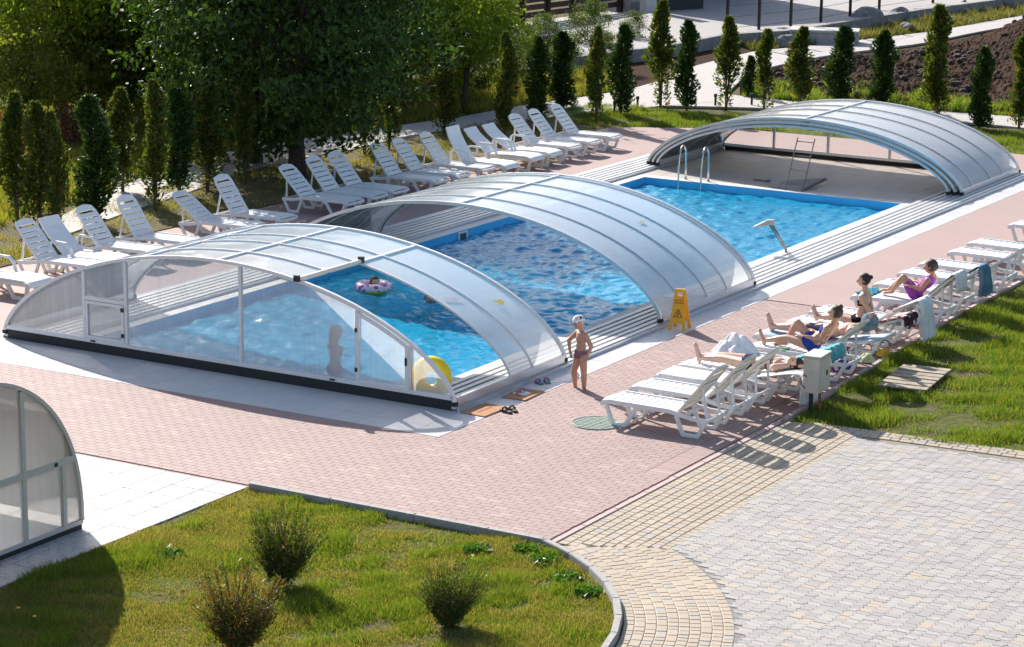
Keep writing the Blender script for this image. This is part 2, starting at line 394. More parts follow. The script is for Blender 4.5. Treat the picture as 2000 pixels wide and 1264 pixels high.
for yy in np.arange(-1.25, 2.1, .1): items.append((3.55+.17, yy+.05, .33, .096, 0))
pave(redp, items, RED, ch=.0015, zj=.0006)

# --- sand coloured band and fan, grey yard
SAND = stonemat('sand_paver', (.45, .37, .28), (.39, .325, .25), (.37, .345, .32), .10); SANDJ = M('sand_joint', (.30, .24, .175), .95, .2, 15)
GREY = stonemat('grey_paver', (.42, .39, .365), (.31, .29, .28), (.44, .36, .28), .07); GREYJ = M('grey_joint', (.25, .235, .225), .95, .2, 15)
CX, CY = 2.4, -8.05
arc = lambda r, a0, a1, n: [(CX+r*math.cos(rad(a0+(a1-a0)*i/n)), CY+r*math.sin(rad(a0+(a1-a0)*i/n))) for i in range(n+1)]
band = tag(MB().prism([(4.02,-4.35)]+[(5.22,-3.86)]+[(5.22,1.75),(4.1,1.98),(4.02,1.2)], -.05, -.008)
           .prism(arc(5.1, 56.2, -12, 24)+arc(3.95, -12, 66.3, 24), -.05, -.0075)
           .prism([(4.1,2.0),(5.22,1.75),(9.5,2.05),(9.5,2.65)], -.05, -.0142).build('sand_paving', SANDJ), kind='structure')
items = []
ln = lambda x, y: (x-4.0)*.54-(y+4.4)*1.2          # >0 below the mitre between straight band and fan
for i in range(10):
    x = 4.04+.119*(i+.5); y = -4.5+rng.uniform(0, .1)
    while y < 1.98:
        L = random.choice((.09, .12, .12, .18)); yc = y+L/2
        if ln(x, yc-L*.4) < .05 and yc < 1.98-(x-4.1)*.2: items.append((x, yc, .115, L-.004, rng.uniform(-.01, .01)))
        y += L
for i in range(10):
    r = 3.95+.115*(i+.5); a = -12.0+rng.uniform(0, 1)
    while a < 68:
        L = random.choice((.09, .12, .12, .18)); da = math.degrees(L/r); ac = rad(a+da/2); x, y = CX+r*math.cos(ac), CY+r*math.sin(ac)
        if ln(x, y) > -.02: items.append((x, y, .111, L-.004, ac))
        a += da
for k in range(3):
    x = 4.2+k*.1
    while x < 9.0: L = random.choice((.12, .18)); items.append((x+L/2, 1.86+.055*(x-4.1)+.115*k+.0, L-.004, .111, .055)); x += L
pave(band, items, SAND)
yard = tag(MB().prism([(5.22,-3.86)]+arc(5.1, 56.2, -12, 24)[1:]+[(11,-9.1),(11,2.2),(5.22,1.75)], -.05, -.006).build('grey_yard', GREYJ), kind='structure')
# interlocking stepped blocks: the side joints zigzag, neighbouring columns are half a block out of step
zs, hs, gp = .012, .047, .004; zmesh = {}; Zit = []
x = 5.20; i = 0
while x < 10.4:
    w = (.13, .17, .11, .15)[i % 4]
    for k in range(i % 2, 245, 2):
        y = -8.9+k*hs; xc, yc = x+w/2, y+hs
        if math.hypot(xc-CX, yc-CY) > 5.105+.2*w and yc < 1.70+.03*(xc-5.2) and xc-w/2 > 5.18: Zit.append((x, y, w, (k % 2)))
    x += w; i += 1
def zpoly(w, par):
    s0 = zs if par else -zs; g = gp/2; q = .006
    return [(s0+g+q, g), (w+s0-g, g), (w+s0-g, hs), (w-s0-g, hs), (w-s0-g, 2*hs-g-q), (w-s0-g-q, 2*hs-g), (-s0+g, 2*hs-g), (-s0+g, hs), (s0+g, hs), (s0+g, g+q)]
Zp = np.array(Zit); pr_ = PR(np.c_[Zp[:, :2], np.zeros(len(Zp))]); ok = (pr_[:,0] > -400) & (pr_[:,0] < 2400) & (pr_[:,1] < 1420); Zp = Zp[ok]; pr_ = pr_[ok]
inn_ = (pr_[:,0] < 1975) & (pr_[:,1] < 1255); od = np.argsort(-pr_[:,2]*np.where(inn_, 1, .1)); field = MB()
for q_, j in enumerate(od):
    x, y, w, par = Zp[j]; par = int(par); po = zpoly(w, par); dz = rng.uniform(-.0025, .0025)
    if q_ < 300:
        key = (round(w, 3), par)
        if key not in zmesh: zmesh[key] = MB().prism(po, -.03, 0).mesh('brick', GREY)
        inst('brick', zmesh[key], yard, (x, y, dz))
    else: field.prism([(a_+x, b_+y) for a_, b_ in po], -.03, dz)
tag(field.build('brick_field', GREY, yard), kind='stuff')

# --- kerbs (each stone a piece)
KERB = M('kerb_concrete', (.36, .345, .335), .85, .15, 14, bump=.4); PINKK = M('pink_edging', (.50, .37, .35), .85, .1, 14, bump=.3)
def kerb(name, label, pts, w, h, mat, L=.6):
    th = thing(name, label, 'kerb', (pts[0][0], pts[0][1], 0)); o = Vector((pts[0][0], pts[0][1], 0))
    for a, b in zip(pts[:-1], pts[1:]):
        a = Vector((*a, 0)); b = Vector((*b, 0)); n = max(1, round((b-a).length/L)); d = (b-a)/n
        for k in range(n):
            p = a+d*k; q = a+d*(k+1); e = d.normalized()*.002
            MB().bar(p+e-o+Vector((0,0,h/2-.1)), q-e-o+Vector((0,0,h/2-.1)), w, h+.2).build('kerbstone', mat, th, bevel=.008)
    return th
fan = arc(3.90, 66.3, -12, 10)
kerb('lawn_kerb', 'grey concrete kerb curving round the front lawn', [(-.2,-4.46),(1.0,-4.46),(2.2,-4.46),(3.2,-4.46),(3.93,-4.46)]+fan, .08, .075, KERB, 1.2)
kerb('edging_strip', 'flat pink edging between red and sand pavers', [(3.975,-4.38),(3.975,1.95)], .085, .004, PINKK, .8)
kerb('deck_edging', 'low pink-grey edging along the right lawn behind the loungers', [(4.0,2.02),(3.66,9),(3.6,16),(3.6,25.8)], .08, .03, PINKK, .9)

# --- white tiles round the pool
TILE = stonemat('white_deck_tile', (.64, .625, .62), (.59, .58, .58), rough=.35); TJ = M('tile_grout', (.36, .36, .37), .9, .1, 9)
deck = tag(MB().prism([(-8.45,-1.25),(.5,-1.25),(.5,0),(-8.45,0)], -.05, -.004).prism([(.04,0),(.5,0),(.5,24.2),(.04,24.2)], -.05, -.004)
           .prism([(-8.45,0),(-8.22,0),(-8.22,24.2),(-8.45,24.2)], -.05, -.004).build('white_tile_deck', TJ), kind='structure')
tm = {}
def tile(x0, x1, y0, y1, par, mat, nm='tile', z=.004, g=.003):
    key = (nm, round(x1-x0, 3), round(y1-y0, 3), mat.name)
    if key not in tm: a, b = (x1-x0)/2-g, (y1-y0)/2-g; tm[key] = MB().cbox(-a, a, -b, b, -.02, 0, .002).mesh(nm, mat)
    inst(nm, tm[key], par, ((x0+x1)/2, (y0+y1)/2, z+rng.uniform(-.0008, .0008)))
for i in range(20):
    for j in range(3): tile(-8.45+i*.4475, -8.45+(i+1)*.4475, -1.25+j*.4167, -1.25+(j+1)*.4167, deck, TILE)
for j in range(53): tile(.04, .5, j*.4566, (j+1)*.4566, deck, TILE)
for j in range(26): tile(-8.45, -8.22, j*.93, (j+1)*.93, deck, TILE)
# --- coping and the covered floor behind the pool
COP = stonemat('pool_coping', (.70, .68, .66), (.64, .63, .62), rough=.5); DKF = stonemat('covered_floor', (.56, .49, .44), (.52, .455, .41), rough=.45)
cop = tag(MB().box(-8.2, .02, 0, .25, -.3, -.006).build('pool_edge', COP), kind='structure')
for (x0, x1, y0, y1) in [(PX1,-.8,.25,19.35),(-7.28,PX0,.25,19.35)]:
    n = 24
    for k in range(n): tile(x0, x1, y0+(y1-y0)*k/n, y0+(y1-y0)*(k+1)/n, cop, COP, 'coping_stone')
for k in range(8): w = (PX1-PX0)/8; tile(PX0+k*w, PX0+(k+1)*w, PY1, PY1+.3, cop, COP, 'coping_stone'); tile(PX0+k*w, PX0+(k+1)*w, .25, PY0, cop, COP, 'coping_stone')
structure('covered_floor_slab', MB().box(-7.28, -.8, 19.35, 24.0, -.3, -.004), TJ)
fl = empty('covered_floor'); tag(fl, kind='structure')
for i in range(13):
    for j in range(9): tile(-7.28+i*.4985, -7.28+(i+1)*.4985, 19.35+j*.5166, 19.35+(j+1)*.5166, fl, DKF)
# --- enclosure rails
RAILM = M('rail_aluminium', (.66, .66, .66), .38, .08, 6, metal=.35); RAILD = M('rail_groove', (.16, .16, .17), .6, .1, 10)
for nm, xa, xb, lab in (('rail_track', -.8, .03, 'ribbed aluminium rail track along the right side of the pool'), ('rail_track', -8.2, -7.29, 'ribbed aluminium rail track along the left side of the pool, by the row of loungers')):
    th = thing(nm, lab, 'rail', ((xa+xb)/2, 0, 0)); w = xb-xa
    MB().box(-w/2, w/2, .0, 24.1, -.08, .03).build('track_base', RAILD, th)
    for k in range(6):
        x = -w/2+w*(k+.5)/6; MB().box(x-w*.062, x+w*.05, -.004, 24.1, .03, .068).build('rail', RAILM, th, bevel=.004)
    for sx in (-w/2, w/2): MB().box(sx-.012, sx+.012, -.006, 24.1, -.05, .052).build('side_profile', ALU, th)
# --- patterned tiles at the left
def ornam():
    m, t, p, o = newmat('patterned_tile'); v = wpos(t)
    a = N(t, 'TexWave', Scale=2.6, Distortion=3.0, Detail=2.0); a.bands_direction = 'DIAGONAL'; t.links.new(v, a.inputs['Vector'])
    vo = N(t, 'TexVoronoi', Scale=9.0); vo.feature = 'DISTANCE_TO_EDGE'; t.links.new(v, vo.inputs['Vector'])
    f = mth(t, 'MULTIPLY', ramp(t, a.outputs['Fac'], .35, .7), ramp(t, vo.outputs[0], .1, .02))
    c = mixc(t, f, (.42, .405, .40), (.29, .255, .255)); t.links.new(c, p.inputs['Base Color']); p.inputs['Roughness'].default_value = .45; return m
ORN = ornam(); lt = tag(MB().prism([(-6.5,-9.6),(-.26,-9.6),(-.26,-4.42),(-6.5,-4.42)], -.05, -.005).build('patterned_tile_floor', TJ), kind='structure')
for i in range(11):
    for j in range(12): tile(-.26-(i+1)*.42, -.26-i*.42, -4.42-(j+1)*.42, -4.42-j*.42, lt, ORN, 'tile', .0, .004)
# --- lawns: soil sheets under the grass
def lawnmat(name, a, b, soil):
    m, t, p, o = newmat(name); n1 = noise(t, 1.1, 5); n2 = noise(t, 9, 5)
    c = mixc(t, ramp(t, n1, .4, .62), a, soil); c = mixc(t, ramp(t, n2, .35, .75), c, b)
    t.links.new(c, p.inputs['Base Color']); p.inputs['Roughness'].default_value = .95; p.inputs['Specular IOR Level'].default_value = .08; t.links.new(bumpn(t, n2, .9, .04), p.inputs['Normal']); return m
LAWN = lawnmat('lawn_soil', (.10, .12, .025), (.07, .08, .02), (.14, .10, .065))
LAWN2 = lawnmat('dry_soil', (.15, .11, .07), (.09, .10, .03), (.20, .15, .10))
FRONT = [(-.24,-4.5),(3.93,-4.5)]+arc(3.86, 66.3, -12, 20)+[(5.9,-11),(-.24,-11)]
sheet('front_lawn', FRONT, -.02, LAWN)
RIGHT = [(4.06,2.05),(5.2,1.98),(9.5,2.55),(14,2.9),(14,26),(3.66,26),(3.66,9)]
sheet('right_lawn', RIGHT, -.02, LAWN)
sheet('planting_strip', [(-15.2,3.2),(-12.02,3.2),(-11.25,25.9),(-14.2,25.9)], -.015, LAWN2)
sheet('far_lawn', [(-14.0,25.42),(-11.2,25.42),(-8.45,26.92),(14,26.92),(14,33),(-2,31.2),(-8.6,28.9),(-12.5,29)], -.012, LAWN)
# --- garden paths and the upper road (outlines follow the photograph on the ground plane)
PATHM = bricktex('path_paver', (.46, .42, .40), (.41, .375, .36), (.2, .18, .165), .2, .1, rot=.5)
def pxpoly(pts, z=0): return [tuple(G(x, y, z)[:2]) for x, y in pts]
lo = [(100,470),(266,409),(364,378),(518,322),(595,308),(702,290),(790,266),(947,245),(1122,224),(1245,213),(1300,206)]
upx = [(60,455),(230,365),(371,315),(448,297),(553,276),(700,257),(912,227),(1021,206),(1115,194),(1227,176),(1262,166),(1300,155)]
def strip(name, A, B, z, mat):
    mb = MB(); n = min(len(A), len(B))
    def res(P, n=24):
        P = np.array(P); d = np.r_[0, np.cumsum(np.hypot(*np.diff(P, axis=0).T))]; s = np.linspace(0, d[-1], n); return np.c_[np.interp(s, d, P[:,0]), np.interp(s, d, P[:,1])]
    a, b = res(A), res(B); mb.grid([[(*p, z) for p in a], [(*p, z) for p in b]])
    mb.grid([[(*p, z-.06) for p in a], [(*p, z) for p in a]]); return tag(mb.build(name, mat), kind='structure')
strip('garden_path', pxpoly(lo), pxpoly(upx), .012, PATHM)
strip('garden_path', pxpoly([(1298,207),(1468,211),(1545,216),(1842,236),(1975,248),(2080,262)]), pxpoly([(1300,168),(1450,189),(1559,199),(1846,219),(1975,228),(2080,240)]), .016, PATHM)
strip('garden_path', pxpoly([(1400,200),(1440,164),(1468,141),(1527,127),(1615,109),(1807,85),(1895,66),(2000,47),(2080,30)]),
      pxpoly([(1297,208),(1300,157),(1330,138),(1370,126),(1475,101),(1615,87),(1818,63),(2000,31),(2080,15)]), .02, PATHM)
RZ = .35
roadp = pxpoly([(1120,112),(1300,90),(1415,68),(1545,60),(1685,37),(1800,19),(2100,-20)], RZ)
upper = pxpoly([(1100,60),(1300,20),(1415,-20),(1545,-40),(1685,-50),(1800,-60),(2100,-80)], RZ)
strip('upper_road', roadp, upper, RZ, bricktex('road_paver', (.36, .335, .32), (.31, .29, .285), (.2, .18, .175), .24, .12))
wl = thing('retaining_wall', 'low grey block retaining wall below the upper paved road', 'wall', (roadp[0][0], roadp[0][1], 0))
BLK = M('wall_block', (.25, .24, .245), .9, .2, 6, bump=.5); o_ = Vector((*roadp[0], 0))
for a, b in zip(roadp[:-1], roadp[1:]):
    a = Vector((*a, .17)); b = Vector((*b, .17)); n = max(1, int((b-a).length/1.0))
    for k in range(n): MB().bar(a+(b-a)*(k/n)-o_, a+(b-a)*((k+.99)/n)-o_, .22, .40).build('wall_stone', BLK, wl, bevel=.01)
# ================================================================== POOL ENCLOSURE
ROOF = polycarb('roof_polycarbonate', .88, (.95, .98, 1), (1, 1, 1), .16, trl=.54, spec=1.45)
ROOFC = polycarb('roof_polycarbonate_clear', .80, (.96, .97, .98), (1, 1, 1), .18, trl=.50, spec=1.45)
GABLE = polycarb('gable_polycarbonate', .50, (.98, .98, .98), (1, .96, .97), .10, streak=.55, spec=1.35, trl=.55)
def clearface():
    m, t, p, o = newmat('clear_inner_face'); t.nodes.remove(p); tr = N(t, 'BsdfTransparent'); tr.inputs[0].default_value = (.985, .99, .99, 1); t.links.new(tr.outputs[0], o.inputs[0]); return m
CLEAR = clearface()
def sheetpart(mb, n, m, name, mat, parent, smooth=False):
    """milky outer skin, clear inner skin"""
    o = mb.build(name, mat, parent, smooth=smooth); o.data.materials.append(CLEAR); k = (n-1)*(m-1)
    idx = np.ones(len(o.data.polygons), np.int32); idx[0:2*k:2] = 0; o.data.polygons.foreach_set('material_index', idx); return o
CXD = -4.09; ZB = .13
def prof(u, h): return ZB+(h-ZB)*max(0, 1-u*u)**.645
def arcp(hw, h, u0=-1, u1=1, n=40):
    t0, t1 = math.asin(u0)*2/math.pi, math.asin(u1)*2/math.pi; out = []
    for i in range(n+1):
        t = t0+(t1-t0)*i/n; u = math.sin(t*math.pi/2); u = math.copysign(1-(1-abs(u))**1.0, u); out.append((u*hw, prof(u, h)))
    return out
def arcn(pts):
    o = []
    for i in range(len(pts)):
        a, b = pts[max(0, i-1)], pts[min(len(pts)-1, i+1)]; d = Vector((b[0]-a[0], 0, b[1]-a[1])).normalized(); o.append(Vector((-d.z, 0, d.x)))
    return o
def rib(th, name, hw, h, y, w, hh, mat, u0=-1, u1=1, n=40):
    pts = arcp(hw, h, u0, u1, n); MB().path([(x, y, z) for x, z in pts], w, hh, (0, 1, 0)).build(name, mat, th, smooth=False)
def roofpanel(th, hw, h, u0, u1, ya, yb, mat):
    pts = arcp(hw, h, u0, u1, 22); nn = arcn(pts)
    sheetpart(MB().solid([[(x, ya, z) for x, z in pts], [(x, yb, z) for x, z in pts]], [nn, nn], .01), 2, len(pts), 'roof_panel', mat, th, 'sharp')
def purlin(th, hw, h, u, ya, yb, mat, w=.045, hh=.035, name='purlin'):
    x, z = u*hw, prof(u, h); MB().bar((x, ya, z), (x, yb, z), w, hh, arcn([( (u-.02)*hw, prof(u-.02, h)), (x, z), ((u+.02)*hw, prof(u+.02, h))])[1]).build(name, mat, th)
def segment(label, y0, ribs, us, hw, h, mat, fmat, skip=(), rw=.05, rh=.05, mid=.022, group='pool enclosure segments', cx=CXD):
    th = thing('enclosure_segment', label, 'pool enclosure', (cx, y0, 0), 0, group)
    for k, y in enumerate(ribs):
        end = k in (0, len(ribs)-1); rib(th, 'arch_rib', hw, h, y-y0, rw if end else mid, rh if end else .03, fmat)
    for i in range(len(ribs)-1):
        for j in range(len(us)-1):
            if (i, j) in skip: continue
            roofpanel(th, hw-.008, h-.012, us[j], us[j+1], ribs[i]-y0+.012, ribs[i+1]-y0-.012, mat)
    for u in us[1:-1]:
        for i in range(len(ribs)-1):
            if all((i, j) in skip for j in range(len(us)-1) if us[j] == u or us[j+1] == u): continue
            purlin(th, hw, h, u, ribs[i]-y0+.026, ribs[i+1]-y0-.026, fmat)
    L = ribs[-1]-y0
    for s in (-1, 1):
        MB().box(s*hw-.03, s*hw+.03, .03, L-.03, .072, .19).build('base_rail', ALU, th, bevel=.006)
        for yy in (0, L): MB().box(s*hw-.045, s*hw+.045, yy-.035, yy+.035, .069, .13).build('roller_block', BLACK_RB, th, bevel=.008)
    return th
US5 = [-1, -.68, -.35, 0, .36, .70, 1]
# ---- front segment with the glazed gable and the open side hatch
D1 = dict(hw=4.06, h=1.66); R1 = [0, .75, 1.52, 2.15, 3.08]; U1 = [-1, -.66, -.35, 0, .355, 1]
d1 = segment('front arched enclosure segment with clear gable wall and an open roof hatch', 0, R1, U1, D1['hw'], D1['h'], ROOFC, WHITE_FR, skip={(0,4),(1,4)})
# the cross ribs stop at the hatch: cut the two ribs there
for o in [c for c in d1.children if c.name.startswith('arch_rib')]:
    if abs(o.data.vertices[0].co.y-.75) < .05: bpy.data.objects.remove(o)
rib(d1, 'arch_rib', D1['hw'], D1['h'], .75, .028, .03, WHITE_FR, -1, .355, 30)
MB().bar((.355*4.06+.03, -.06, prof(.355, 1.66)+.03), (.355*4.06+.03, 1.55, prof(.355, 1.66)+.03), .06, .05).build('hatch_track', ALU, d1, bevel=.006)
for yy in (-.06, 1.56): MB().box(.355*4.06-.01, .355*4.06+.07, yy-.03, yy+.03, prof(.355, 1.66)+.0, prof(.355, 1.66)+.09).build('track_stop', BLACK_RB, d1)
def gable(th, hw, h, y, posts, zb, pmat, fmat, side=-1, skip=(), pw=.05):
    """posts: x positions; panels between them follow the arch"""
    zt = lambda x: prof(min(.9999, abs(x)/hw), h)-.035
    xs = [-hw+.10]+list(posts)+[hw-.10]
    MB().box(-hw+.02, hw-.02, y-.025, y+.025, zb-.05, zb+.012).build('gable_sill', fmat, th, bevel=.005)
    for p in posts: MB().box(p-pw/2, p+pw/2, y-.024, y+.024, zb+.013, zt(p)).build('gable_post', fmat, th)
    for i in range(len(xs)-1):
        if i in skip: continue
        a, b = xs[i], xs[i+1]; n = 10; A = []; Bt = []
        a2 = a+(pw/2 if i else 0); b2 = b-(pw/2 if i < len(xs)-2 else 0)
        for k in range(n+1): x = a2+(b2-a2)*k/n; Bt.append((x, y-.004, zb+.013)); A.append((x, y-.004, max(zb+.02, zt(x))))
        nn = [Vector((0, side, 0))]*(n+1); sheetpart(MB().solid([Bt, A], [nn, nn], .012), 2, n+1, 'gable_panel', pmat, th)
P1 = [-6.56-CXD, -5.76-CXD, -3.65-CXD, -1.63-CXD, -.76-CXD]
gable(d1, D1['hw'], D1['h'], 0, P1, .20, GABLE, WHITE_FR, skip=(1,))
# small side door (left) with its own frame, upper light above it
z0 = .213; xa, xb = P1[0]+.025, P1[1]-.025
MB().box(xa, xb, -.024, .024, .80, .855).build('door_transom', WHITE_FR, d1)
dr = MB().box(xa+.01, xa+.05, -.03, .02, z0, .79).box(xb-.05, xb-.01, -.03, .02, z0, .79).box(xa+.05, xb-.05, -.029, .02, .745, .79).box(xa+.05, xb-.05, -.029, .02, z0, z0+.045).build('door', WHITE_FR, d1)
MB().box(xa+.05, xb-.05, -.004, .006, z0+.045, .745).build('pane', GABLE, dr)
for z in (.33, .72): MB().box(xb-.055, xb-.005, -.045, -.03, z-.03, z+.03).build('hinge', BLACK_RB, dr)
zt = lambda x: prof(abs(x)/D1['hw'], D1['h'])-.035
sheetpart(MB().solid([[(xa+(xb-xa)*k/6, -.004, .857) for k in range(7)], [(xa+(xb-xa)*k/6, -.004, zt(xa+(xb-xa)*k/6)) for k in range(7)]], [[Vector((0,-1,0))]*7]*2, .012), 2, 7, 'gable_panel', GABLE, d1)
# right door: inner frame following the arch
a, b = P1[3]+.03, P1[4]-.03; f_ = [(a, -.03, .225), (b, -.03, .225)]+[(b+(a-b)*k/8, -.03, zt(b+(a-b)*k/8)-.04) for k in range(9)]
dr = MB().path(f_, .03, .05, (0, 1, 0), closed=True).build('door', WHITE_FR, d1)
for z in (.38, .95): MB().box(a-.05, a-.005, -.048, -.028, z-.03, z+.03).build('hinge', BLACK_RB, dr)
MB().box(b-.02, b+.01, -.06, -.045, .55, .66).build('handle', BLACK_RB, dr)
MB().box(-D1['hw']+.05, D1['hw']-.05, -.012, .02, .004, .149).build('rubber_skirt', BLACK_RB, d1)
for x in (-2.3, 2.05): MB().box(x-.04, x+.04, -.05, -.026, .17, .19).build('bolt', BLACK_RB, d1)
# stickers on the big side panel
def sticker(th, hw, h, u, y, poly, mat, nm):
    e = .01; t = Vector((hw*e, 0, prof(u+e, h)-prof(u, h))).normalized(); n_ = Vector((-t.z, 0, t.x)); c = Vector((u*hw, y, prof(u, h)))+n_*.012; ya = Vector((0, 1, 0)); m_ = MB(); k = len(poly)
    m_.v = [tuple(c+ya*p[0]-t*p[1]) for p in poly]+[tuple(c+ya*p[0]-t*p[1]-n_*.003) for p in poly]
    m_.f = [tuple(range(k)), tuple(reversed(range(k, 2*k)))]+[(i, k+i, k+(i+1) % k, (i+1) % k) for i in range(k)]; m_.build(nm, mat, th)
YST = M('yellow_sticker', (.75, .55, .10), .5, .1); PST = M('pink_mark', (.62, .50, .58), .5, .1)
sticker(d1, 4.06, 1.66, .79, 2.62, [(-.08,.05),(.06,-.05),(.08,-.0),(.09,-.06),(-.02,.09)][::1] and [(-.09,.06),(.0,-.07),(.10,-.02),(.09,.05)], YST, 'warning_sticker')
for k in range(4): sticker(d1, 4.06, 1.66, .70+.006*k, 1.72+.075*k, [(-.03,-.03),(.025,-.03),(.03,.03),(-.025,.03)], PST, 'lettering_mark')
# ---- middle segment
d2 = segment('middle arched enclosure segment, open at both ends, beside the yellow floor sign', 6.2, [6.2, 7.0, 7.9, 8.65, 9.55, 9.68], [-1, 0, 1], 3.82, 1.60, ROOF, ALU, rw=.055, rh=.055, cx=-3.86)
sticker(d2, 3.82, 1.60, .62, 8.3-6.2, [(-.08,.04),(.0,-.05),(.09,-.01),(.07,.05)], M('faded_sticker', (.50, .50, .36), .6, .1), 'warning_sticker')
# ---- far segments nested one in another
d3 = segment('largest of the far nested enclosure segments, behind the pool end', 20.35, [20.35, 21.0, 22.1, 22.9, 23.9], [-1, 0, 1], 3.66, 1.36, ROOF, ALU, rw=.05, rh=.05, cx=-3.92)
d4 = segment('middle one of the far nested enclosure segments', 20.31, [20.31, 21.5, 22.7, 23.75], [-1, 0, 1], 3.53, 1.28, ROOFC, ALU, rw=.05, rh=.05, cx=-3.92)
d5 = segment('innermost of the far nested segments, with a clear rear gable wall', 20.27, [20.27, 21.5, 22.6, 23.6], [-1, 0, 1], 3.40, 1.20, ROOFC, ALU, rw=.05, rh=.05, cx=-3.92)
gable(d5, 3.40, 1.20, 3.33, [-2.1, -.75, .75, 2.1], .15, polycarb('rear_gable_sheet', .07, (.97, .96, .95), (.8, .78, .78), .15), ALU, side=-1)
MB().box(-3.33, 3.33, 3.30, 3.36, .01, .098).build('rubber_skirt', BLACK_RB, d5)
# ---- second enclosure at the left edge of the view (gable faces right)
def lgz(v): return .10+(2.05-.10)*max(0, 1-v*v)**.5
d6 = thing('small_enclosure', 'tall arched enclosure with frosted panes and beige frame at the left edge', 'pool enclosure', (-.88, -8.55, 0))
HW = 1.76; FRB = M('beige_frame', (.55, .52, .48), .45, .06, 10)
arcL = [(HW*math.sin(math.pi/2*t), .10+1.95*math.cos(math.pi/2*t)**.86) for t in np.linspace(-1, 1, 41)]
zL = lambda y: float(np.interp(y, [p[0] for p in arcL], [p[1] for p in arcL]))
FROST = polycarb('frosted_pane', .70, (.98, .97, .96), (1, .97, .93), .15, streak=.25, trl=.90, spec=1.35); FROSTR = polycarb('frosted_roof', .30, (.98, .97, .96), (1, .97, .93), .15, trl=.6, spec=1.4)
MB().path([(0, y, z) for y, z in arcL], .05, .045, (1, 0, 0)).build('arch_rib', FRB, d6)
MB().path([(-3.6, y, z) for y, z in arcL], .05, .045, (1, 0, 0)).build('arch_rib', FRB, d6)
for a, b in zip(range(0, 40, 8), range(8, 41, 8)):
    pts = arcL[a:b+1]; nn = [Vector((0, 1, 0))]*len(pts)
    nn = []
    for i, p in enumerate(pts): nn.append(Vector((0, p[0]/HW, p[1]/2)).normalized())
    sheetpart(MB().solid([[(-.03, y, z-.01) for y, z in pts], [(-3.57, y, z-.01) for y, z in pts]], [nn, nn], .01), 2, len(pts), 'roof_panel', FROSTR, d6, 'sharp')
MB().box(-.025, .025, -HW, HW, .06, .11).build('gable_sill', FRB, d6); MB().box(-.02, .02, -HW+.02, HW-.02, .0, .055).build('rubber_skirt', BLACK_RB, d6)
py_ = [-1.5, -.05, .80, 1.46]                       # post positions along y
for p in py_[1:3]: MB().box(-.024, .024, p-.03, p+.03, .111, zL(p)-.03).build('gable_post', FRB, d6)
MB().box(-.024, .024, 1.43, 1.49, .111, .83).build('gable_post', FRB, d6)
tr_ = [(-1.62, -.08), (-.08, .77), (.83, 1.66)]
for a, b in tr_: MB().box(-.023, .023, a, b, .83, .91).build('transom', FRB, d6)
def lp(y0, y1, z0, zt):
    n = 8; A = [(.004, y0+(y1-y0)*k/n, z0) for k in range(n+1)]; B = [(.004, y0+(y1-y0)*k/n, max(z0+.01, zt(y0+(y1-y0)*k/n))) for k in range(n+1)]
    sheetpart(MB().solid([A, B], [[Vector((1,0,0))]*(n+1)]*2, .01), 2, n+1, 'gable_pane', FROST, d6)
for a, b in tr_: lp(a, b-.0, .912, lambda y: zL(y)-.03)
for a, b in [(-1.66,-.08), (-.02,.77), (.83,1.43), (1.49,1.74)]: lp(a, b, .112, lambda y: min(.828, zL(y)-.02) if b < 1.7 else zL(y)-.02)
MB().box(.025, .04, 1.30, 1.34, .85, .89).build('latch', BLACK_RB, d6)
# ================================================================== LOUNGERS
# local frame: foot end at x=0, head toward +x, y across, z up
SLW = MB().cbox(-.0465, .0465, -.285, .285, -.012, .008, .006).mesh('slat', WHITE_PL)
SLB = MB().cbox(-.046, .046, -.255, .255, -.010, .008, .006).mesh('slat', WHITE_PL)
HX, HZ = 1.13, .315
def legloop(pts, y):  return MB().path([(x, y, z) for x, z in pts], .05, .056, (0, 1, 0)).mesh('leg', WHITE_PL, bevel=.01)
LEGS = []
for y in (-.30, .30):
    LEGS.append(legloop([(.05,.30),(.10,.17),(.16,.02),(.34,.02),(.42,.14),(.50,.27),(.60,.295)], y))
    LEGS.append(legloop([(1.10,.28),(1.15,.15),(1.21,.02),(1.42,.02),(1.48,.13),(1.55,.26)], y))
mb = MB()
for y in (-.305, .305):
    mb.path([(-.02, y, .27), (.02, y, .305), (.10, y, .325), (1.0, y, .315), (HX, y, .295), (1.35, y, .255), (1.58, y, .25)], .05, .06, (0, 1, 0))
mb.path([(-.005, -.29, .285), (-.03, -.15, .29), (-.04, 0, .292), (-.03, .15, .29), (-.005, .29, .285)], .05, .05, (0, 0, 1))
mb.bar((1.56, -.29, .25), (1.56, .29, .25), .045, .04); mb.bar((1.20, -.29, .27), (1.20, .29, .27), .04, .04); mb.bar((.36, -.29, .03), (.36, .29, .03), .03, .03)
FRAME = mb.mesh('seat_frame', WHITE_PL, bevel=.01)
mb = MB(); BL = .80
mb.path([(.0, -.275, 0), (.5, -.275, .0), (.68, -.265, .0), (.77, -.22, 0), (BL, -.10, 0), (BL+.01, 0, 0), (BL, .10, 0), (.77, .22, 0), (.68, .265, 0), (.5, .275, 0), (0, .275, 0)], .035, .05, (0, 0, 1))
mb.cbox(.705, .79, -.235, .235, -.010, .012, .006)
BACK = mb.mesh('backrest', WHITE_PL, bevel=.008)
BACKC = mb.mesh('backrest', CREAM_AND_BOUNCE_PL, bevel=.008); SLBC = MB().cbox(-.046, .046, -.255, .255, -.010, .008, .006).mesh('slat', CREAM_AND_BOUNCE_PL)
STRUT = {}
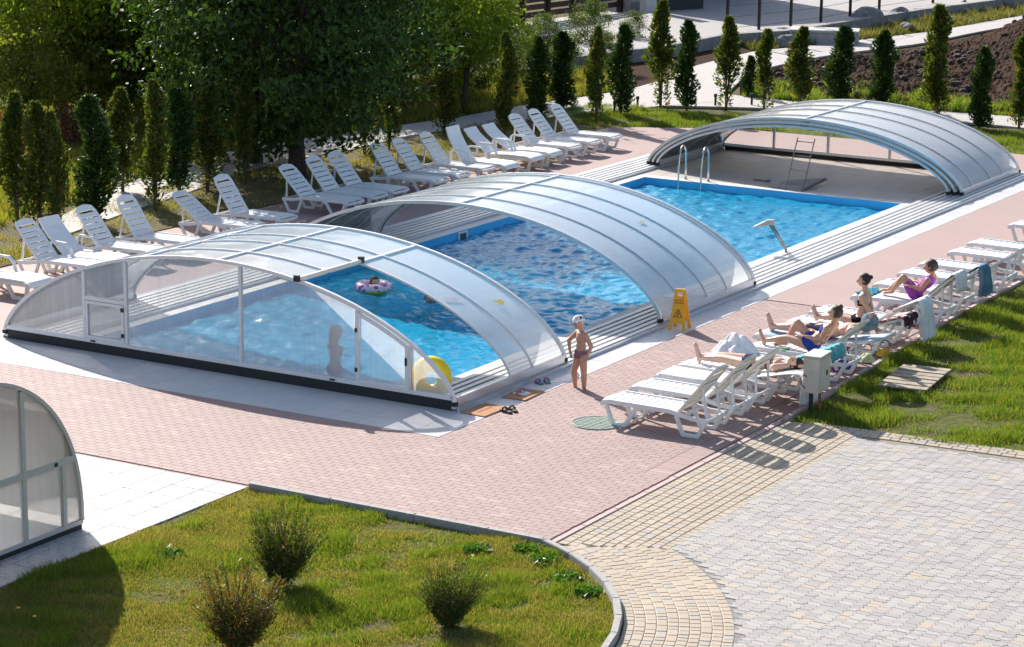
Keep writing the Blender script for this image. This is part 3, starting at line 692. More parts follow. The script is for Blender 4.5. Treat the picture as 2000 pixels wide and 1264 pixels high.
def lounger(label, loc, rz, ang, group, cream=False):
    th = thing('sun_lounger', label, 'sun lounger', loc, rz, group)
    ang += rng.uniform(-3, 3); th.scale = (1, .88, 1); inst('seat_frame', FRAME, th)
    for L in LEGS: inst('leg', L, th)
    for k in range(10): inst('slat', SLW, th, (.075+k*.1075, 0, .333-.0016*k))
    b = inst('backrest', BACKC if cream else BACK, th, (HX, 0, HZ), (0, -rad(ang), 0))
    for k in range(6): inst('slat', SLBC if cream else SLB, b, (.06+k*.1115, 0, .0))
    key = round(ang)
    if key not in STRUT:
        mb = MB(); ca, sa = math.cos(rad(ang)), math.sin(rad(ang)); p = (HX+.52*ca, .52*sa+HZ-.03)
        for y in (-.23, .23): mb.bar((p[0], y, p[1]), (min(1.52, p[0]+.16), y, .27), .03, .03)
        mb.bar((p[0], -.23, p[1]), (p[0], .23, p[1]), .03, .03); STRUT[key] = mb.mesh('back_strut', WHITE_PL)
    inst('back_strut', STRUT[key], th); return th
# chunky armchair-like type
mb = MB(); prof_ = [(-.02,.24),(.04,.30),(.15,.33),(.6,.335),(1.0,.315),(1.15,.31)]
mb.solid([[(x, -.31, z) for x, z in prof_], [(x, .31, z) for x, z in prof_]], [[Vector((0,0,1))]*6]*2, .035); CSEAT = mb.mesh('seat', WHITE_PL, bevel=.012)
def cleg(x0, x1, x2, x3, y): return MB().path([(x0, y, .29), (x1, y, .02), (x2, y, .02), (x3, y, .27)], .05, .075, (0, 1, 0)).mesh('leg', CREAM_AND_BOUNCE_PL, bevel=.01)
CLEG = [cleg(.03, .08, .34, .5, y) for y in (-.29, .29)]+[cleg(1.05, 1.16, 1.45, 1.52, y) for y in (-.29, .29)]
mb = MB()
for y in (-.31, .31): mb.box(.02, 1.52, y-.022, y+.022, .235, .30)
CSIDE = mb.mesh('side_rail', CREAM_AND_BOUNCE_PL, bevel=.012)
CARM = [MB().path([(.86, y, .30), (.90, y, .46), (1.0, y, .53), (1.30, y, .54), (1.36, y, .5), (1.36, y, .30)], .07, .04, (0, 1, 0)).mesh('armrest', WHITE_PL, bevel=.012) for y in (-.345, .345)]
bp = [(0,0),(.2,-.012),(.42,-.015),(.62,0),(.73,.03),(.80,.05)]
CBACK = MB().solid([[(x, -.27+.05*max(0, x-.75), z) for x, z in bp], [(x, .27-.05*max(0, x-.75), z) for x, z in bp]], [[Vector((0,0,1))]*6]*2, .03).mesh('backrest', WHITE_PL, bevel=.012)
def clounger(label, loc, rz, ang, group):
    th = thing('sun_lounger', label, 'sun lounger', loc, rz, group)
    inst('seat', CSEAT, th); inst('side_rail', CSIDE, th)
    for L in CLEG: inst('leg', L, th)
    for A in CARM: inst('armrest', A, th)
    inst('backrest', CBACK, th, (HX, 0, HZ+.01), (0, -rad(ang), 0)); return th
# ---- left row (heads toward the trees)
GL = 'loungers in the row by the trees'; GR = 'loungers in the row by the lawn'
L_ = [(2.85,38,1,'chunky white lounger cut by the left edge of the picture'),(4.3,52,0,'white slatted lounger, second from the left edge in the tree row'),
 (4.95,42,1,'chunky white lounger with armrests and low solid back between slatted ones near the left edge'),(5.85,50,0,'white slatted lounger just right of the chunky low-backed one near the left edge'),
 (6.85,54,0,'white slatted lounger with steep back, the fifth from the left edge'),(8.7,33,0,'white slatted lounger with flatter back left of a wide gap, above the front roof'),
 (9.7,55,0,'white slatted lounger with steep back, right beside the flatter-backed one'),(11.9,45,0,'white slatted lounger in front of the thick dark tree trunk'),
 (12.75,50,0,'white slatted lounger, first to the right of the tree trunk'),(13.5,52,0,'white slatted lounger, second to the right of the tree trunk'),
 (15.0,52,0,'white slatted lounger, third to the right of the tree trunk, above the middle roof'),(15.85,52,0,'white slatted lounger, second left of the solid cream lounger'),
 (16.85,52,0,'white slatted lounger directly left of the solid cream lounger'),(17.7,56,1,'solid cream-white lounger with armrests and steep back, above the middle roof'),
 (18.95,34,1,'solid white lounger with armrests and lowered back, right of the steep cream one'),(19.75,33,1,'solid white lounger with lowered back, fourth from the far end of tree row'),
 (20.6,50,0,'white slatted lounger, third from the far end of the tree row'),(21.5,52,0,'white slatted lounger, second from the far end of the tree row'),(22.5,52,0,'white slatted lounger at the far end of the tree row')]
for i, (y, an, ch, lab) in enumerate(L_):
    y -= .38; x = -9.62+.012*y+(.1 if i == 13 else 0); rz = math.pi+rng.uniform(-.03, .03)
    if ch: clounger(lab, (x, y, 0), rz, an, GL)
    else: lounger(lab, (x, y, 0), rz, an, GL)
# ---- right row (heads toward the lawn)
R_ = [(.80,1.98,50,1,'white slatted lounger nearest the camera, one leg on the manhole cover'),(1.66,1.97,48,1,'white slatted lounger, second from the camera in the lawn row'),
 (2.42,1.95,46,1,'white slatted lounger with a white towel on its seat, third from the camera'),(3.12,1.95,10,0,'flat lounger carrying the reclining woman in the dark bikini'),
 (3.88,2.05,24,0,'lounger with a teal towel over its back and a white towel heap at its foot'),(4.72,2.30,46,1,'lounger with cream slatted back behind the girl with bent knees'),
 (5.50,2.05,10,0,'flat lounger under the person with a scarf over the head'),(6.55,2.10,22,0,'lounger with a dark red printed towel, under the girl sitting up'),
 (7.42,2.10,30,0,'lounger with a long white towel hanging from its back'),(8.90,2.20,44,1,'lounger with raised back carrying the child in purple'),
 (9.95,2.15,36,0,'lounger with a blue cloth hanging over its back'),(11.05,2.15,34,0,'white slatted lounger, first beyond the one with the blue cloth'),
 (12.0,2.15,34,0,'white slatted lounger, second beyond the one with the blue cloth'),(13.3,2.2,44,0,'white slatted lounger, third beyond the one with the blue cloth'),
 (14.3,2.2,34,0,'white slatted lounger, second from the far end of the lawn row'),(16.5,2.2,40,0,'white slatted lounger at the far end of the lawn row by the right edge')]
for y, x, an, cr, lab in R_: lounger(lab, (x, y, 0), rng.uniform(-.03, .03), an, GR, cr)  # cream on the three nearest backs is warm bounced light put into the colour
# ================================================================== TOWELS AND CLOTHS
def clothmat(name, col, col2=None, sc=6, stripes=None):
    if name in MC: return MC[name]
    m, t, p, o = newmat(name); c = mixc(t, ramp(t, noise(t, sc, 4), .35, .65), col, col2 or tuple(x*.85 for x in col))
    t.links.new(c, p.inputs['Base Color']); p.inputs['Roughness'].default_value = .95; p.inputs['Specular IOR Level'].default_value = .1
    t.links.new(bumpn(t, noise(t, 120, 3), .4, .004), p.inputs['Normal']); MC[name] = m; return m
WT = clothmat('white_towelling', (.80, .80, .82)); TEAL = clothmat('teal_towelling', (.03, .26, .36), (.22, .55, .52), 7)
def drape(name, label, path, w, mat, cat='towel', th=.012, fold=.012, nf=3, seed=0, group=None, y0=0, taper=0):
    """towel following path (x, z points at centre) across y; wavy edges and folds"""
    r = np.random.default_rng(seed); pts = np.array(path, float); d = np.r_[0, np.cumsum(np.hypot(*np.diff(pts, axis=0).T))]; n = 26; s = np.linspace(0, d[-1], n)
    X = np.interp(s, d, pts[:, 0]); Zc = np.interp(s, d, pts[:, 1]); m = 18; ph = r.uniform(0, 6, 6); rows_ = []; nr = []
    for i in range(n):
        row = []; nn = []; i0, i1 = max(0, i-1), min(n-1, i+1); tx, tz = X[i1]-X[i0], Zc[i1]-Zc[i0]; l = math.hypot(tx, tz)+1e-9; nx_, nz_ = -tz/l, tx/l
        if nz_ < -.05: nx_, nz_ = -nx_, -nz_
        hang = abs(nz_) < .5
        for j in range(m+1):
            v = j/m-.5; ww = w*(1-taper*(s[i]/d[-1]))*(1+.03*math.sin(5*s[i]+ph[0])); fo = fold*(2.2 if hang else 1)*(math.sin(v*nf*6.28+ph[1]+1.5*math.sin(3*s[i]+ph[2]))+.5*math.sin(v*nf*13+ph[3]+4*s[i]))
            fo = abs(fo) if not hang else fo
            row.append((X[i]+nx_*(fo+.004), y0+v*ww+.012*math.sin(7*s[i]+ph[4]), Zc[i]+nz_*(fo+.004)+(.008*math.sin(9*v+ph[5]) if hang else 0))); nn.append(Vector((nx_, 0, nz_)))
        rows_.append(row); nr.append(nn)
    o = MB().solid(rows_, nr, th).build(name, mat, None, smooth=True); return tag(o, label, cat, group)
def heap(name, label, c, r, mat, cat='towel', seed=0, amp=.35):
    g = np.random.default_rng(seed); mb = MB(); nu, nv = 56, 22; ph = g.uniform(0, 6.28, 12); rows_ = []
    for i in range(nv+1):
        q = i/nv; row = []
        for k in range(nu+1):
            a = 2*math.pi*(k % nu)/nu; ol = 1+amp*(.45*math.sin(2*a+ph[0])+.3*math.sin(3*a+ph[1])+.22*math.sin(7*a+ph[2]))
            x, y = q*ol*math.cos(a), q*ol*math.sin(a)
            ridge = abs(math.sin(3.1*x+2.2*y+ph[3]+.8*math.sin(4*y+ph[4])))*.55+abs(math.sin(-2.6*x+4.4*y+ph[5]+math.sin(3*x)))*.35+.12*math.sin(9*x+ph[6])*math.sin(11*y+ph[7])
            zz = (1-q**1.7)*(.35+amp*1.5*ridge+.25*(1-amp)); row.append((c[0]+r[0]*x, c[1]+r[1]*y, c[2]+r[2]*max(0, zz)+.004))
        rows_.append(row)
    mb.grid(rows_); mb.f.append(tuple(reversed([nv*(nu+1)+k for k in range(nu)])))
    return tag(mb.build(name, mat, None, smooth=True), label, cat)
def seatpt(lx, x): return (lx+x, .345-.0016*x)
def backpt(lx, an, s, off=.018): return (lx+HX+s*math.cos(rad(an))-off*math.sin(rad(an)), HZ+s*math.sin(rad(an))+off*math.cos(rad(an)))
def backside(lx, an, s, off=.035): return (lx+HX+s*math.cos(rad(an))+off*math.sin(rad(an)), HZ+s*math.sin(rad(an))-off*math.cos(rad(an)))
drape('towel', 'white towel spread on the seat of the third lounger from the camera', [seatpt(1.95,.03),seatpt(1.95,.5),seatpt(1.95,1.02)], .54, WT, seed=1, y0=2.42, fold=.016)
drape('towel', 'white towel hanging over the head end of the flat lounger behind the utility box', [backpt(1.95,10,.2),backpt(1.95,10,.83),(3.95,.40),(3.96,.2),(3.97,.05)], .62, WT, seed=2, y0=2.98, fold=.018, nf=4)
heap('towel', 'crumpled white towel heap at the foot of a lounger between the two women', (2.33, 3.92, .34), (.34, .27, .30), WT, seed=5, amp=.45)
drape('towel', 'teal towel draped over the low back of a lounger', [backpt(2.05,24,.05),backpt(2.05,24,.5),backpt(2.05,24,.83),(3.98,.58),(3.99,.48)], .50, TEAL, seed=4, y0=3.86)
drape('towel', 'long white towel hanging down from a lounger back beside the girl sitting up', [backpt(2.1,30,.35),backpt(2.1,30,.83),(3.99,.66),(4.0,.42),(4.01,.10)], .50, WT, seed=5, y0=7.30, fold=.02, nf=3)
drape('towel', 'white towel lining the lounger under the child in purple', [seatpt(2.2,.35),seatpt(2.2,1.08),backpt(2.2,44,.1),backpt(2.2,44,.6),backpt(2.2,44,.83),(3.96,.80),(3.97,.58)], .50, WT, seed=6, y0=8.86)
drape('cloth', 'faded blue cloth hanging over a lounger back right of the child in purple', [backpt(2.15,36,.62),backpt(2.15,36,.83),(3.99,.70),(4.01,.48),(4.02,.34)], .42, clothmat('denim_blue', (.10,.19,.27),(.16,.28,.36)), 'cloth', seed=7, y0=9.85, fold=.02)
def printed():
    m, t, p, o = newmat('printed_towel'); v = wpos(t); vo = N(t, 'TexVoronoi', Scale=7.0); t.links.new(v, vo.inputs['Vector'])
    c = mixc(t, ramp(t, noise(t, 3, 2), .45, .55), (.05,.02,.025), (.42,.05,.03)); c = mixc(t, mth(t, 'GREATER_THAN', vo.outputs['Distance'], .62), c, (.75,.70,.70))
    t.links.new(c, p.inputs['Base Color']); p.inputs['Roughness'].default_value = .95; return m
drape('towel', 'dark towel with red and white print on the lounger back behind the girl sitting up', [seatpt(2.1,.95),backpt(2.1,22,.06),backpt(2.1,22,.5),backpt(2.1,22,.83),(4.03,.56),(4.04,.44)], .54, printed(), seed=8, y0=6.52)
drape('towel', 'blue and green striped towel lying on a lounger left of the child in purple', [seatpt(2.2,.02),seatpt(2.2,.32)], .46, clothmat('blue_green_cloth', (.03,.10,.42),(.10,.45,.12), 9), seed=9, y0=8.95, fold=.03)
drape('towel', 'light blue towel under the person with a scarf', [seatpt(2.05,.05),seatpt(2.05,1.08),backpt(2.05,10,.1),backpt(2.05,10,.9)], .52, clothmat('pale_blue_cloth', (.55,.62,.70),(.36,.48,.60), 5), seed=10, y0=5.50)
drape('folded_cloth', 'green folded cloth beside the legs of the girl with bent knees', [seatpt(2.30,.42),seatpt(2.30,.62)], .14, clothmat('green_cloth', (.05,.35,.14)), 'cloth', seed=11, y0=4.50, fold=.006)
drape('book', 'open yellow book lying on a lounger seat left of the girl sitting up', [seatpt(2.1,.80),seatpt(2.1,1.0)], .16, clothmat('yellow_paper', (.72,.55,.22)), 'book', seed=12, y0=7.38, fold=.004)
def bag(name, label, c, r, mat, hm, seed):
    o = heap(name, label, c, r, mat, 'bag', seed, .12); hp = [(r[0]*.5*math.cos(a), 0, r[2]*.92+r[2]*.5*math.sin(a)) for a in np.linspace(0, math.pi, 9)]
    h = MB().tube([(c[0]+x, c[1], c[2]+z) for x, y, z in hp], .008, 6).build('handle', hm, o); return o
bag('beach_bag', 'purple bag standing under the loungers beside the cream lounger back', (3.55, 5.10, 0), (.17,.15,.26), clothmat('purple_cloth', (.10,.07,.32)), BLACK_RB, 21)
bag('beach_bag', 'yellow bag on the pavers under the printed towel lounger', (3.72, 6.32, 0), (.15,.12,.17), clothmat('yellow_cloth', (.72,.46,.05)), BLACK_RB, 22)
bag('beach_bag', 'white and lime shopping bag between the purple and yellow bags', (3.62, 5.85, 0), (.15,.13,.19), clothmat('lime_white', (.72,.74,.66),(.50,.62,.10), 5), BLACK_RB, 23)

# ================================================================== POOLSIDE THINGS
YEL = M('sign_yellow', (.85, .42, .01), .35, .04, 6, obj=True); SRED = M('sign_red', (.62, .10, .02), .5, .05); SBRN = M('sign_brown', (.28, .12, .01), .5, .05)
sg = thing('floor_sign', 'yellow folding caution floor sign standing by the pool rail', 'floor sign', (.27, 6.27, 0), rad(8))
def leaf_(s):
    c = lambda x, z, o=0: (x, s*(.155-.135*z/.64)+s*o, z)
    sp = [[(-.15,0),(-.09,0),(-.085,.10),(-.12,.14)],[(.09,0),(.15,0),(.12,.14),(.085,.10)],[(-.085,.10),(.085,.10),(.12,.14),(-.12,.14)],[(-.12,.14),(.12,.14),(.092,.53),(-.092,.53)],
          [(-.092,.53),(-.05,.53),(-.05,.585),(-.088,.585)],[(.05,.53),(.092,.53),(.088,.585),(.05,.585)],[(-.088,.585),(.088,.585),(.08,.64),(-.08,.64)]]
    mb = MB()
    for q in sp:
        a = [c(x, z) for x, z in q]; b = [c(x, z, -.02) for x, z in q]; mb.add(a+b, [(0,1,2,3),(7,6,5,4),(0,4,5,1),(1,5,6,2),(2,6,7,3),(3,7,4,0)])
    return mb, c
for s in (-1, 1):
    mb, c = leaf_(s); lf = mb.build('panel', YEL, sg)
    def plate(x0, x1, z0, z1, mat, nm): MB().add([c(x0,z0,.0015), c(x1,z0,.0015), c(x1,z1,.0015), c(x0,z1,.0015)], [(0,1,2,3)]).build(nm, mat, lf)
    for r_, zz in ((0, .465), (1, .425)):
        x = -.072
        while x < .066: w_ = random.choice((.012, .017, .02)); plate(x, x+w_, zz-.012, zz+.012, SRED, 'printed_letter'); x += w_+.006
    tri = [(-.075,.20),(.075,.20),(.015,.33),(-.015,.33)]; th_ = .014
    for k in range(4):
        p, q = Vector(tri[k]), Vector(tri[(k+1) % 4]); d = (q-p).normalized(); n2 = Vector((-d.y, d.x))*th_
        MB().add([c(p.x,p.y,.002), c(q.x,q.y,.002), c(q.x+n2.x,q.y+n2.y,.002), c(p.x+n2.x,p.y+n2.y,.002)], [(0,1,2,3)]).build('printed_triangle', SBRN, lf)
    for p in ([(-.03,.225),(.0,.225),(.02,.26),(.0,.275)],[(-.02,.265),(.035,.25),(.04,.26),(-.01,.285)],[(-.012,.288),(.008,.288),(.008,.306),(-.012,.306)]):
        MB().add([c(x,z,.002) for x,z in p], [(0,1,2,3)]).build('printed_figure', SBRN, lf)
# manhole cover
mh = thing('manhole_cover', 'round grey-green manhole cover in the red pavers under a lounger foot', 'manhole cover', (1.92, .50, 0))
MHM = M('manhole_green', (.30, .36, .31), .7, .2, 12, bump=.4)
MB().prism([(.33*math.cos(a), .33*math.sin(a)) for a in np.linspace(0, 2*math.pi, 41)[:-1]], -.02, .006).build('cover_plate', MHM, mh)
mb = MB(); mb.tube([(.335*math.cos(a), .335*math.sin(a), .004) for a in np.linspace(0, 2*math.pi, 41)[:-1]], .012, 6, True); mb.build('rim', MHM, mh)
for k in range(-4, 5): l = math.sqrt(.30**2-(k*.065)**2); MB().box(-l, l, k*.065-.012, k*.065+.012, .006, .013).build('tread_bar', MHM, mh)
# utility box on its post
BOXM = M('box_paint', (.62, .56, .49), .5, .08, 7); RUST = M('rusty_pipe', (.28, .11, .06), .8, .3, 20)
ub = thing('utility_box', 'beige metal utility box on a post at the corner of the right lawn', 'utility box', (4.15, 2.72, 0), rad(4))
bx = MB().box(-.12, .12, -.22, .22, .30, .80).build('box', BOXM, ub, bevel=.012); MB().box(-.135, .135, -.235, .235, .80, .825).build('lid', BOXM, ub, bevel=.006)
MB().box(.12, .13, -.19, .19, .34, .77).build('door', BOXM, bx, bevel=.004); MB().box(.129, .136, .02, .07, .52, .59).build('lock', BLACK_RB, bx)
MB().tube([(-.02,-.14,-.05),(-.02,-.14,.31)], .03, 10).build('post', BLACK_RB, ub); MB().tube([(.05,.02,-.05),(.05,.02,.31)], .022, 10).build('pipe', RUST, ub)
MB().tube([(-.06,-.19,.32),(-.12,-.26,.42),(-.13,-.30,.52),(-.08,-.28,.57),(-.07,-.21,.52)], .007, 6).build('cable', BLACK_RB, ub)
# wooden pallet lid on the lawn
WOOD = M('weathered_wood', (.42, .35, .26), .85, .3, 9, bump=.5, rvar=.5, rcol=(.30,.25,.2))
pl = thing('wooden_pallet', 'weathered wooden slat cover lying on the right lawn', 'pallet', (4.70, 5.05, 0), rad(6))
for k in range(7): MB().box(-.36, .36, -.72+k*.208, -.72+k*.208+.165, .055+.004*math.sin(k*3), .08+.004*math.sin(k*3)).build('plank', WOOD, pl, bevel=.004)
for x in (-.28, .26): MB().box(x-.04, x+.04, -.72, .70, .0, .053).build('crossbar', WOOD, pl)
# doormats, sandals
MATM = M('orange_mat', (.52, .25, .12), .95, .2, 30, bump=.6); MATT = M('mat_print', (.25, .10, .05), .95, .1)
def mat_(label, x, y, rz, l, w):
    th = thing('doormat', label, 'doormat', (x, y, .006), rz); MB().box(-w/2, w/2, -l/2, l/2, 0, .012).build('mat', MATM, th, bevel=.004)
    MB().add([(-.02,-.16,.0135),(.02,-.16,.0135),(.03,.16,.0135),(-.01,.16,.0135)], [(0,1,2,3)]).build('printed_mark', MATT, th)
mat_('orange-brown doormat at the corner of the front enclosure segment', .30, .25, rad(-2), .62, .40); mat_('orange-brown doormat beside the rail, white sandals on it', .31, 1.28, rad(3), .6, .38)
def shoe(th, x, y, rz, mat, smat, L=.22):
    sole = [(-.035,-L/2),(.03,-L/2),(.04,-L*.1),(.045,L*.3),(.02,L/2),(-.03,L/2),(-.05,L*.3),(-.035,-L*.1)]
    c, s = math.cos(rz), math.sin(rz); R_ = lambda p: (x+p[0]*c-p[1]*s, y+p[0]*s+p[1]*c)
    so_ = MB().prism([R_(p) for p in sole], .001, .025).build('sole', mat, th, bevel=.004)
    pts = [(*R_((-.05, L*.12)), .02), (*R_((-.03, L*.16)), .055), (*R_((.01, L*.18)), .062), (*R_((.045, L*.12)), .02)]; MB().tube(pts, .013, 6).build('strap', smat, so_)
def sandals(label, x, y, rz, mat, smat, L=.23, gap=.12):
    th = thing('sandals', label, 'sandals', (x, y, .003), rz); shoe(th, -gap/2, 0, .1, mat, smat, L); shoe(th, gap/2, .02, -.15, mat, smat, L)
DKS = M('dark_sole', (.03, .02, .02), .7, .1); 
sandals('black pair of sandals on the red pavers beside the orange doormat', .62, .40, rad(60), DKS, DKS)
sandals('white pair of sandals on the second doormat', .30, 1.30, rad(80), M('white_sole', (.7, .7, .72), .5, .05), M('red_strap', (.45, .10, .14), .5, .05), .24, .11)
sandals('teal and pink pair of children’s slippers on the white tiles near the standing child', .22, 2.02, rad(50), M('teal_sole', (.03, .22, .24), .5, .05), M('pink_strap', (.50, .05, .25), .5, .05), .19, .13)
# yellow swim ring inside the gable
RINGM = M('ring_yellow', (.85, .66, .01), .25, .04, 6, obj=True)
def torus(R, r, nu=40, nv=14, sq=1):
    mb = MB(); rows_ = [[((R+r*math.cos(2*math.pi*j/nv))*math.cos(2*math.pi*i/nu), (R+r*math.cos(2*math.pi*j/nv))*math.sin(2*math.pi*i/nu), r*sq*math.sin(2*math.pi*j/nv)) for j in range(nv+1)] for i in range(nu+1)]
    return mb.grid(rows_)
rg = torus(.20, .105).build('swim_ring', RINGM, None, True); tag(rg, 'yellow inflatable swim ring leaning inside the front gable', 'swim ring'); rg.location = (-.55, .22, .36); rg.rotation_euler = (rad(80), 0, rad(12))
MB().tube([(.20,0,.104),(.20,0,.122)], .012, 8).build('valve', WHITE_PL, rg)
# pool ladder handrails, spout, leaning ladder
pld = thing('pool_ladder', 'stainless steel pool ladder with two curved handrails at the far pool end', 'ladder', (-5.85, 19.05, 0))
for s in (-.27, .27):
    MB().tube([(s,.22,0),(s,.23,.30),(s,.22,.62),(s,.14,.74),(s,.04,.76),(s,-.04,.70),(s,-.09,.55),(s,-.13,.25),(s,-.14,-.2),(s,-.14,-1.1)], .02, 10).build('handrail', STEEL, pld, True)
    MB().tube([(s,.22,.003),(s,.22,.02)], .04, 12).build('flange', STEEL, pld)
for z in (-.35, -.62, -.9): MB().box(-.27, .27, -.18, -.10, z, z+.025).build('rung', STEEL, pld)
sp = thing('water_spout', 'stainless steel water spout leaning over the right pool edge', 'spout', (-.82, 12.75, .004), rad(0))
MB().tube([(0,0,0),(0,0,.02)], .07, 16).build('base_plate', STEEL, sp); MB().tube([(0,0,.02),(0,0,.10),(-.10,-.06,.28),(-.25,-.15,.56)], [.028,.028,.036,.04], 12).build('pipe', M('spout_metal', (.42, .41, .40), .3, .2, 12, metal=.9), sp, True)
c0, ax_, bx_ = Vector((-.26,-.155,.60)), Vector((-.95,-.25,0)).normalized(), Vector((.25,-.95,0)).normalized(); V8 = []
for d_, w_, z0_, z1_ in ((-.07,.05,-.05,.05), (.05,.065,-.05,.04), (.30,.11,-.11,-.098)):
    V8 += [c0+ax_*d_-bx_*w_+Vector((0,0,z0_)), c0+ax_*d_+bx_*w_+Vector((0,0,z0_)), c0+ax_*d_+bx_*w_+Vector((0,0,z1_)), c0+ax_*d_-bx_*w_+Vector((0,0,z1_))]
MB().add(V8, [(3,2,1,0)]+[(4*r_+k, 4*r_+(k+1) % 4, 4*r_+4+(k+1) % 4, 4*r_+4+k) for r_ in (0, 1) for k in range(4)]+[(8,9,10,11)]).build('nozzle', M('spout_metal', (.42, .41, .40), .3, .2, 12, metal=.9), sp)
ld = thing('leaning_ladder', 'thin dark metal ladder leaning inside the far enclosure', 'ladder', (-3.55, 19.22, .004)); LDM = M('ladder_metal', (.22, .19, .18), .5, .2, 12, metal=.3)
for s in (-.20, .20): MB().tube([(s,0,0),(s*.98,.55,1.05)], .013, 8).build('stile', LDM, ld)
for k in range(4): f_ = .12+.27*k; MB().tube([(-.2,.55*f_,1.05*f_),(.2,.55*f_,1.05*f_)], .010, 8).build('rung', LDM, ld)
bd = thing('floor_hatch', 'tilted floor hatch board near the leaning ladder', 'hatch', (-3.65, 19.75, .006)); BDM = M('hatch_board', (.40, .35, .31), .7, .15, 8)
MB().add([(-.55,-.4,0),(.25,-.45,0),(.42,.42,.14),(-.42,.42,.02),(-.55,-.4,.03),(.25,-.45,.03),(.42,.42,.17),(-.42,.42,.05)], [(4,5,6,7),(3,2,1,0),(0,1,5,4),(1,2,6,5),(2,3,7,6),(3,0,4,7)]).build('board', BDM, bd); MB().bar((.25,-.45,.016),(.42,.42,.15),.03,.05).build('edge', LDM, bd)
st = MB().bar((-4.85,20.0,.02),(-4.45,19.95,.02),.05,.03).bar((-4.5,19.96,.04),(-4.44,19.95,.04),.06,.03).build('brush_handle', LDM); tag(st, 'small dark wooden bar lying on the covered floor', 'bar')
sk = thing('skimmer', 'white skimmer opening in the left pool wall under the middle segment', 'skimmer', (PX0+.004, 11.5, -.10))
MB().box(0,.02,-.17,.17,.05,.085).box(0,.02,-.17,.17,-.12,-.085).box(0,.02,-.17,-.12,-.085,.05).box(0,.02,.12,.17,-.085,.05).build('frame', WHITE_PL, sk); MB().box(.001,.008,-.12,.12,-.085,.05).build('opening', M('skimmer_dark', (.06,.10,.14), .6), sk)
for x, y in ((1200,222),(1245,212),(1397,207),(1468,206)):
    w = G(x, y); lm = thing('path_lamp', {1200:'short dark path lamp beside the path, leftmost of the four',1245:'short dark path lamp beside the path, second from the left',1397:'short dark path lamp beside the path, third from the left',1468:'short dark path lamp beside the path, nearest the far roof'}[x], 'lamp', (w[0], w[1], -.02), 0, 'path lamps')
    MB().tube([(0,0,0),(0,0,.26)], .03, 10).build('post', BLACK_RB, lm); MB().tube([(0,0,.26),(0,0,.34)], .045, 10).build('lamp_head', BLACK_RB, lm)
# ================================================================== PEOPLE
def remesh(mb, name, mat, vox=.0075, sm=5):
    me = mb.mesh(name+'_src', mat); ob = bpy.data.objects.new(name+'_src', me); COL.objects.link(ob)
    r = ob.modifiers.new('r', 'REMESH'); r.mode = 'VOXEL'; r.voxel_size = vox
    s = ob.modifiers.new('s', 'SMOOTH'); s.factor = .5; s.iterations = sm
    bpy.context.view_layer.update(); dg = bpy.context.evaluated_depsgraph_get()
    out = bpy.data.meshes.new_from_object(ob.evaluated_get(dg)); out.name = name
    bpy.data.objects.remove(ob); bpy.data.meshes.remove(me)
    out.materials.clear(); out.materials.append(mat); out.polygons.foreach_set('use_smooth', [True]*len(out.polygons)); return out
def trim(me, keep):
    import bmesh
    bm = bmesh.new(); bm.from_mesh(me); kill = [v for v in bm.verts if not keep(v.co)]
    bmesh.ops.delete(bm, geom=kill, context='VERTS'); bm.to_mesh(me); bm.free(); return me
def skinmat(name, c):
    m, t, p, o = newmat(name); t.links.new(mixc(t, ramp(t, noise(t, 9, 3), .35, .7), c, (c[0]*.9, c[1]*.8, c[2]*.76)), p.inputs['Base Color'])
    p.inputs['Roughness'].default_value = .5; p.inputs['Subsurface Weight'].default_value = .08; p.inputs['Subsurface Radius'].default_value = (.02, .008, .004); return m
EYE = M('eye_dark', (.03, .02, .02), .3, .05); LIP = M('lip', (.38, .13, .11), .5, .05)
def nv(v): return Vector(v).normalized()
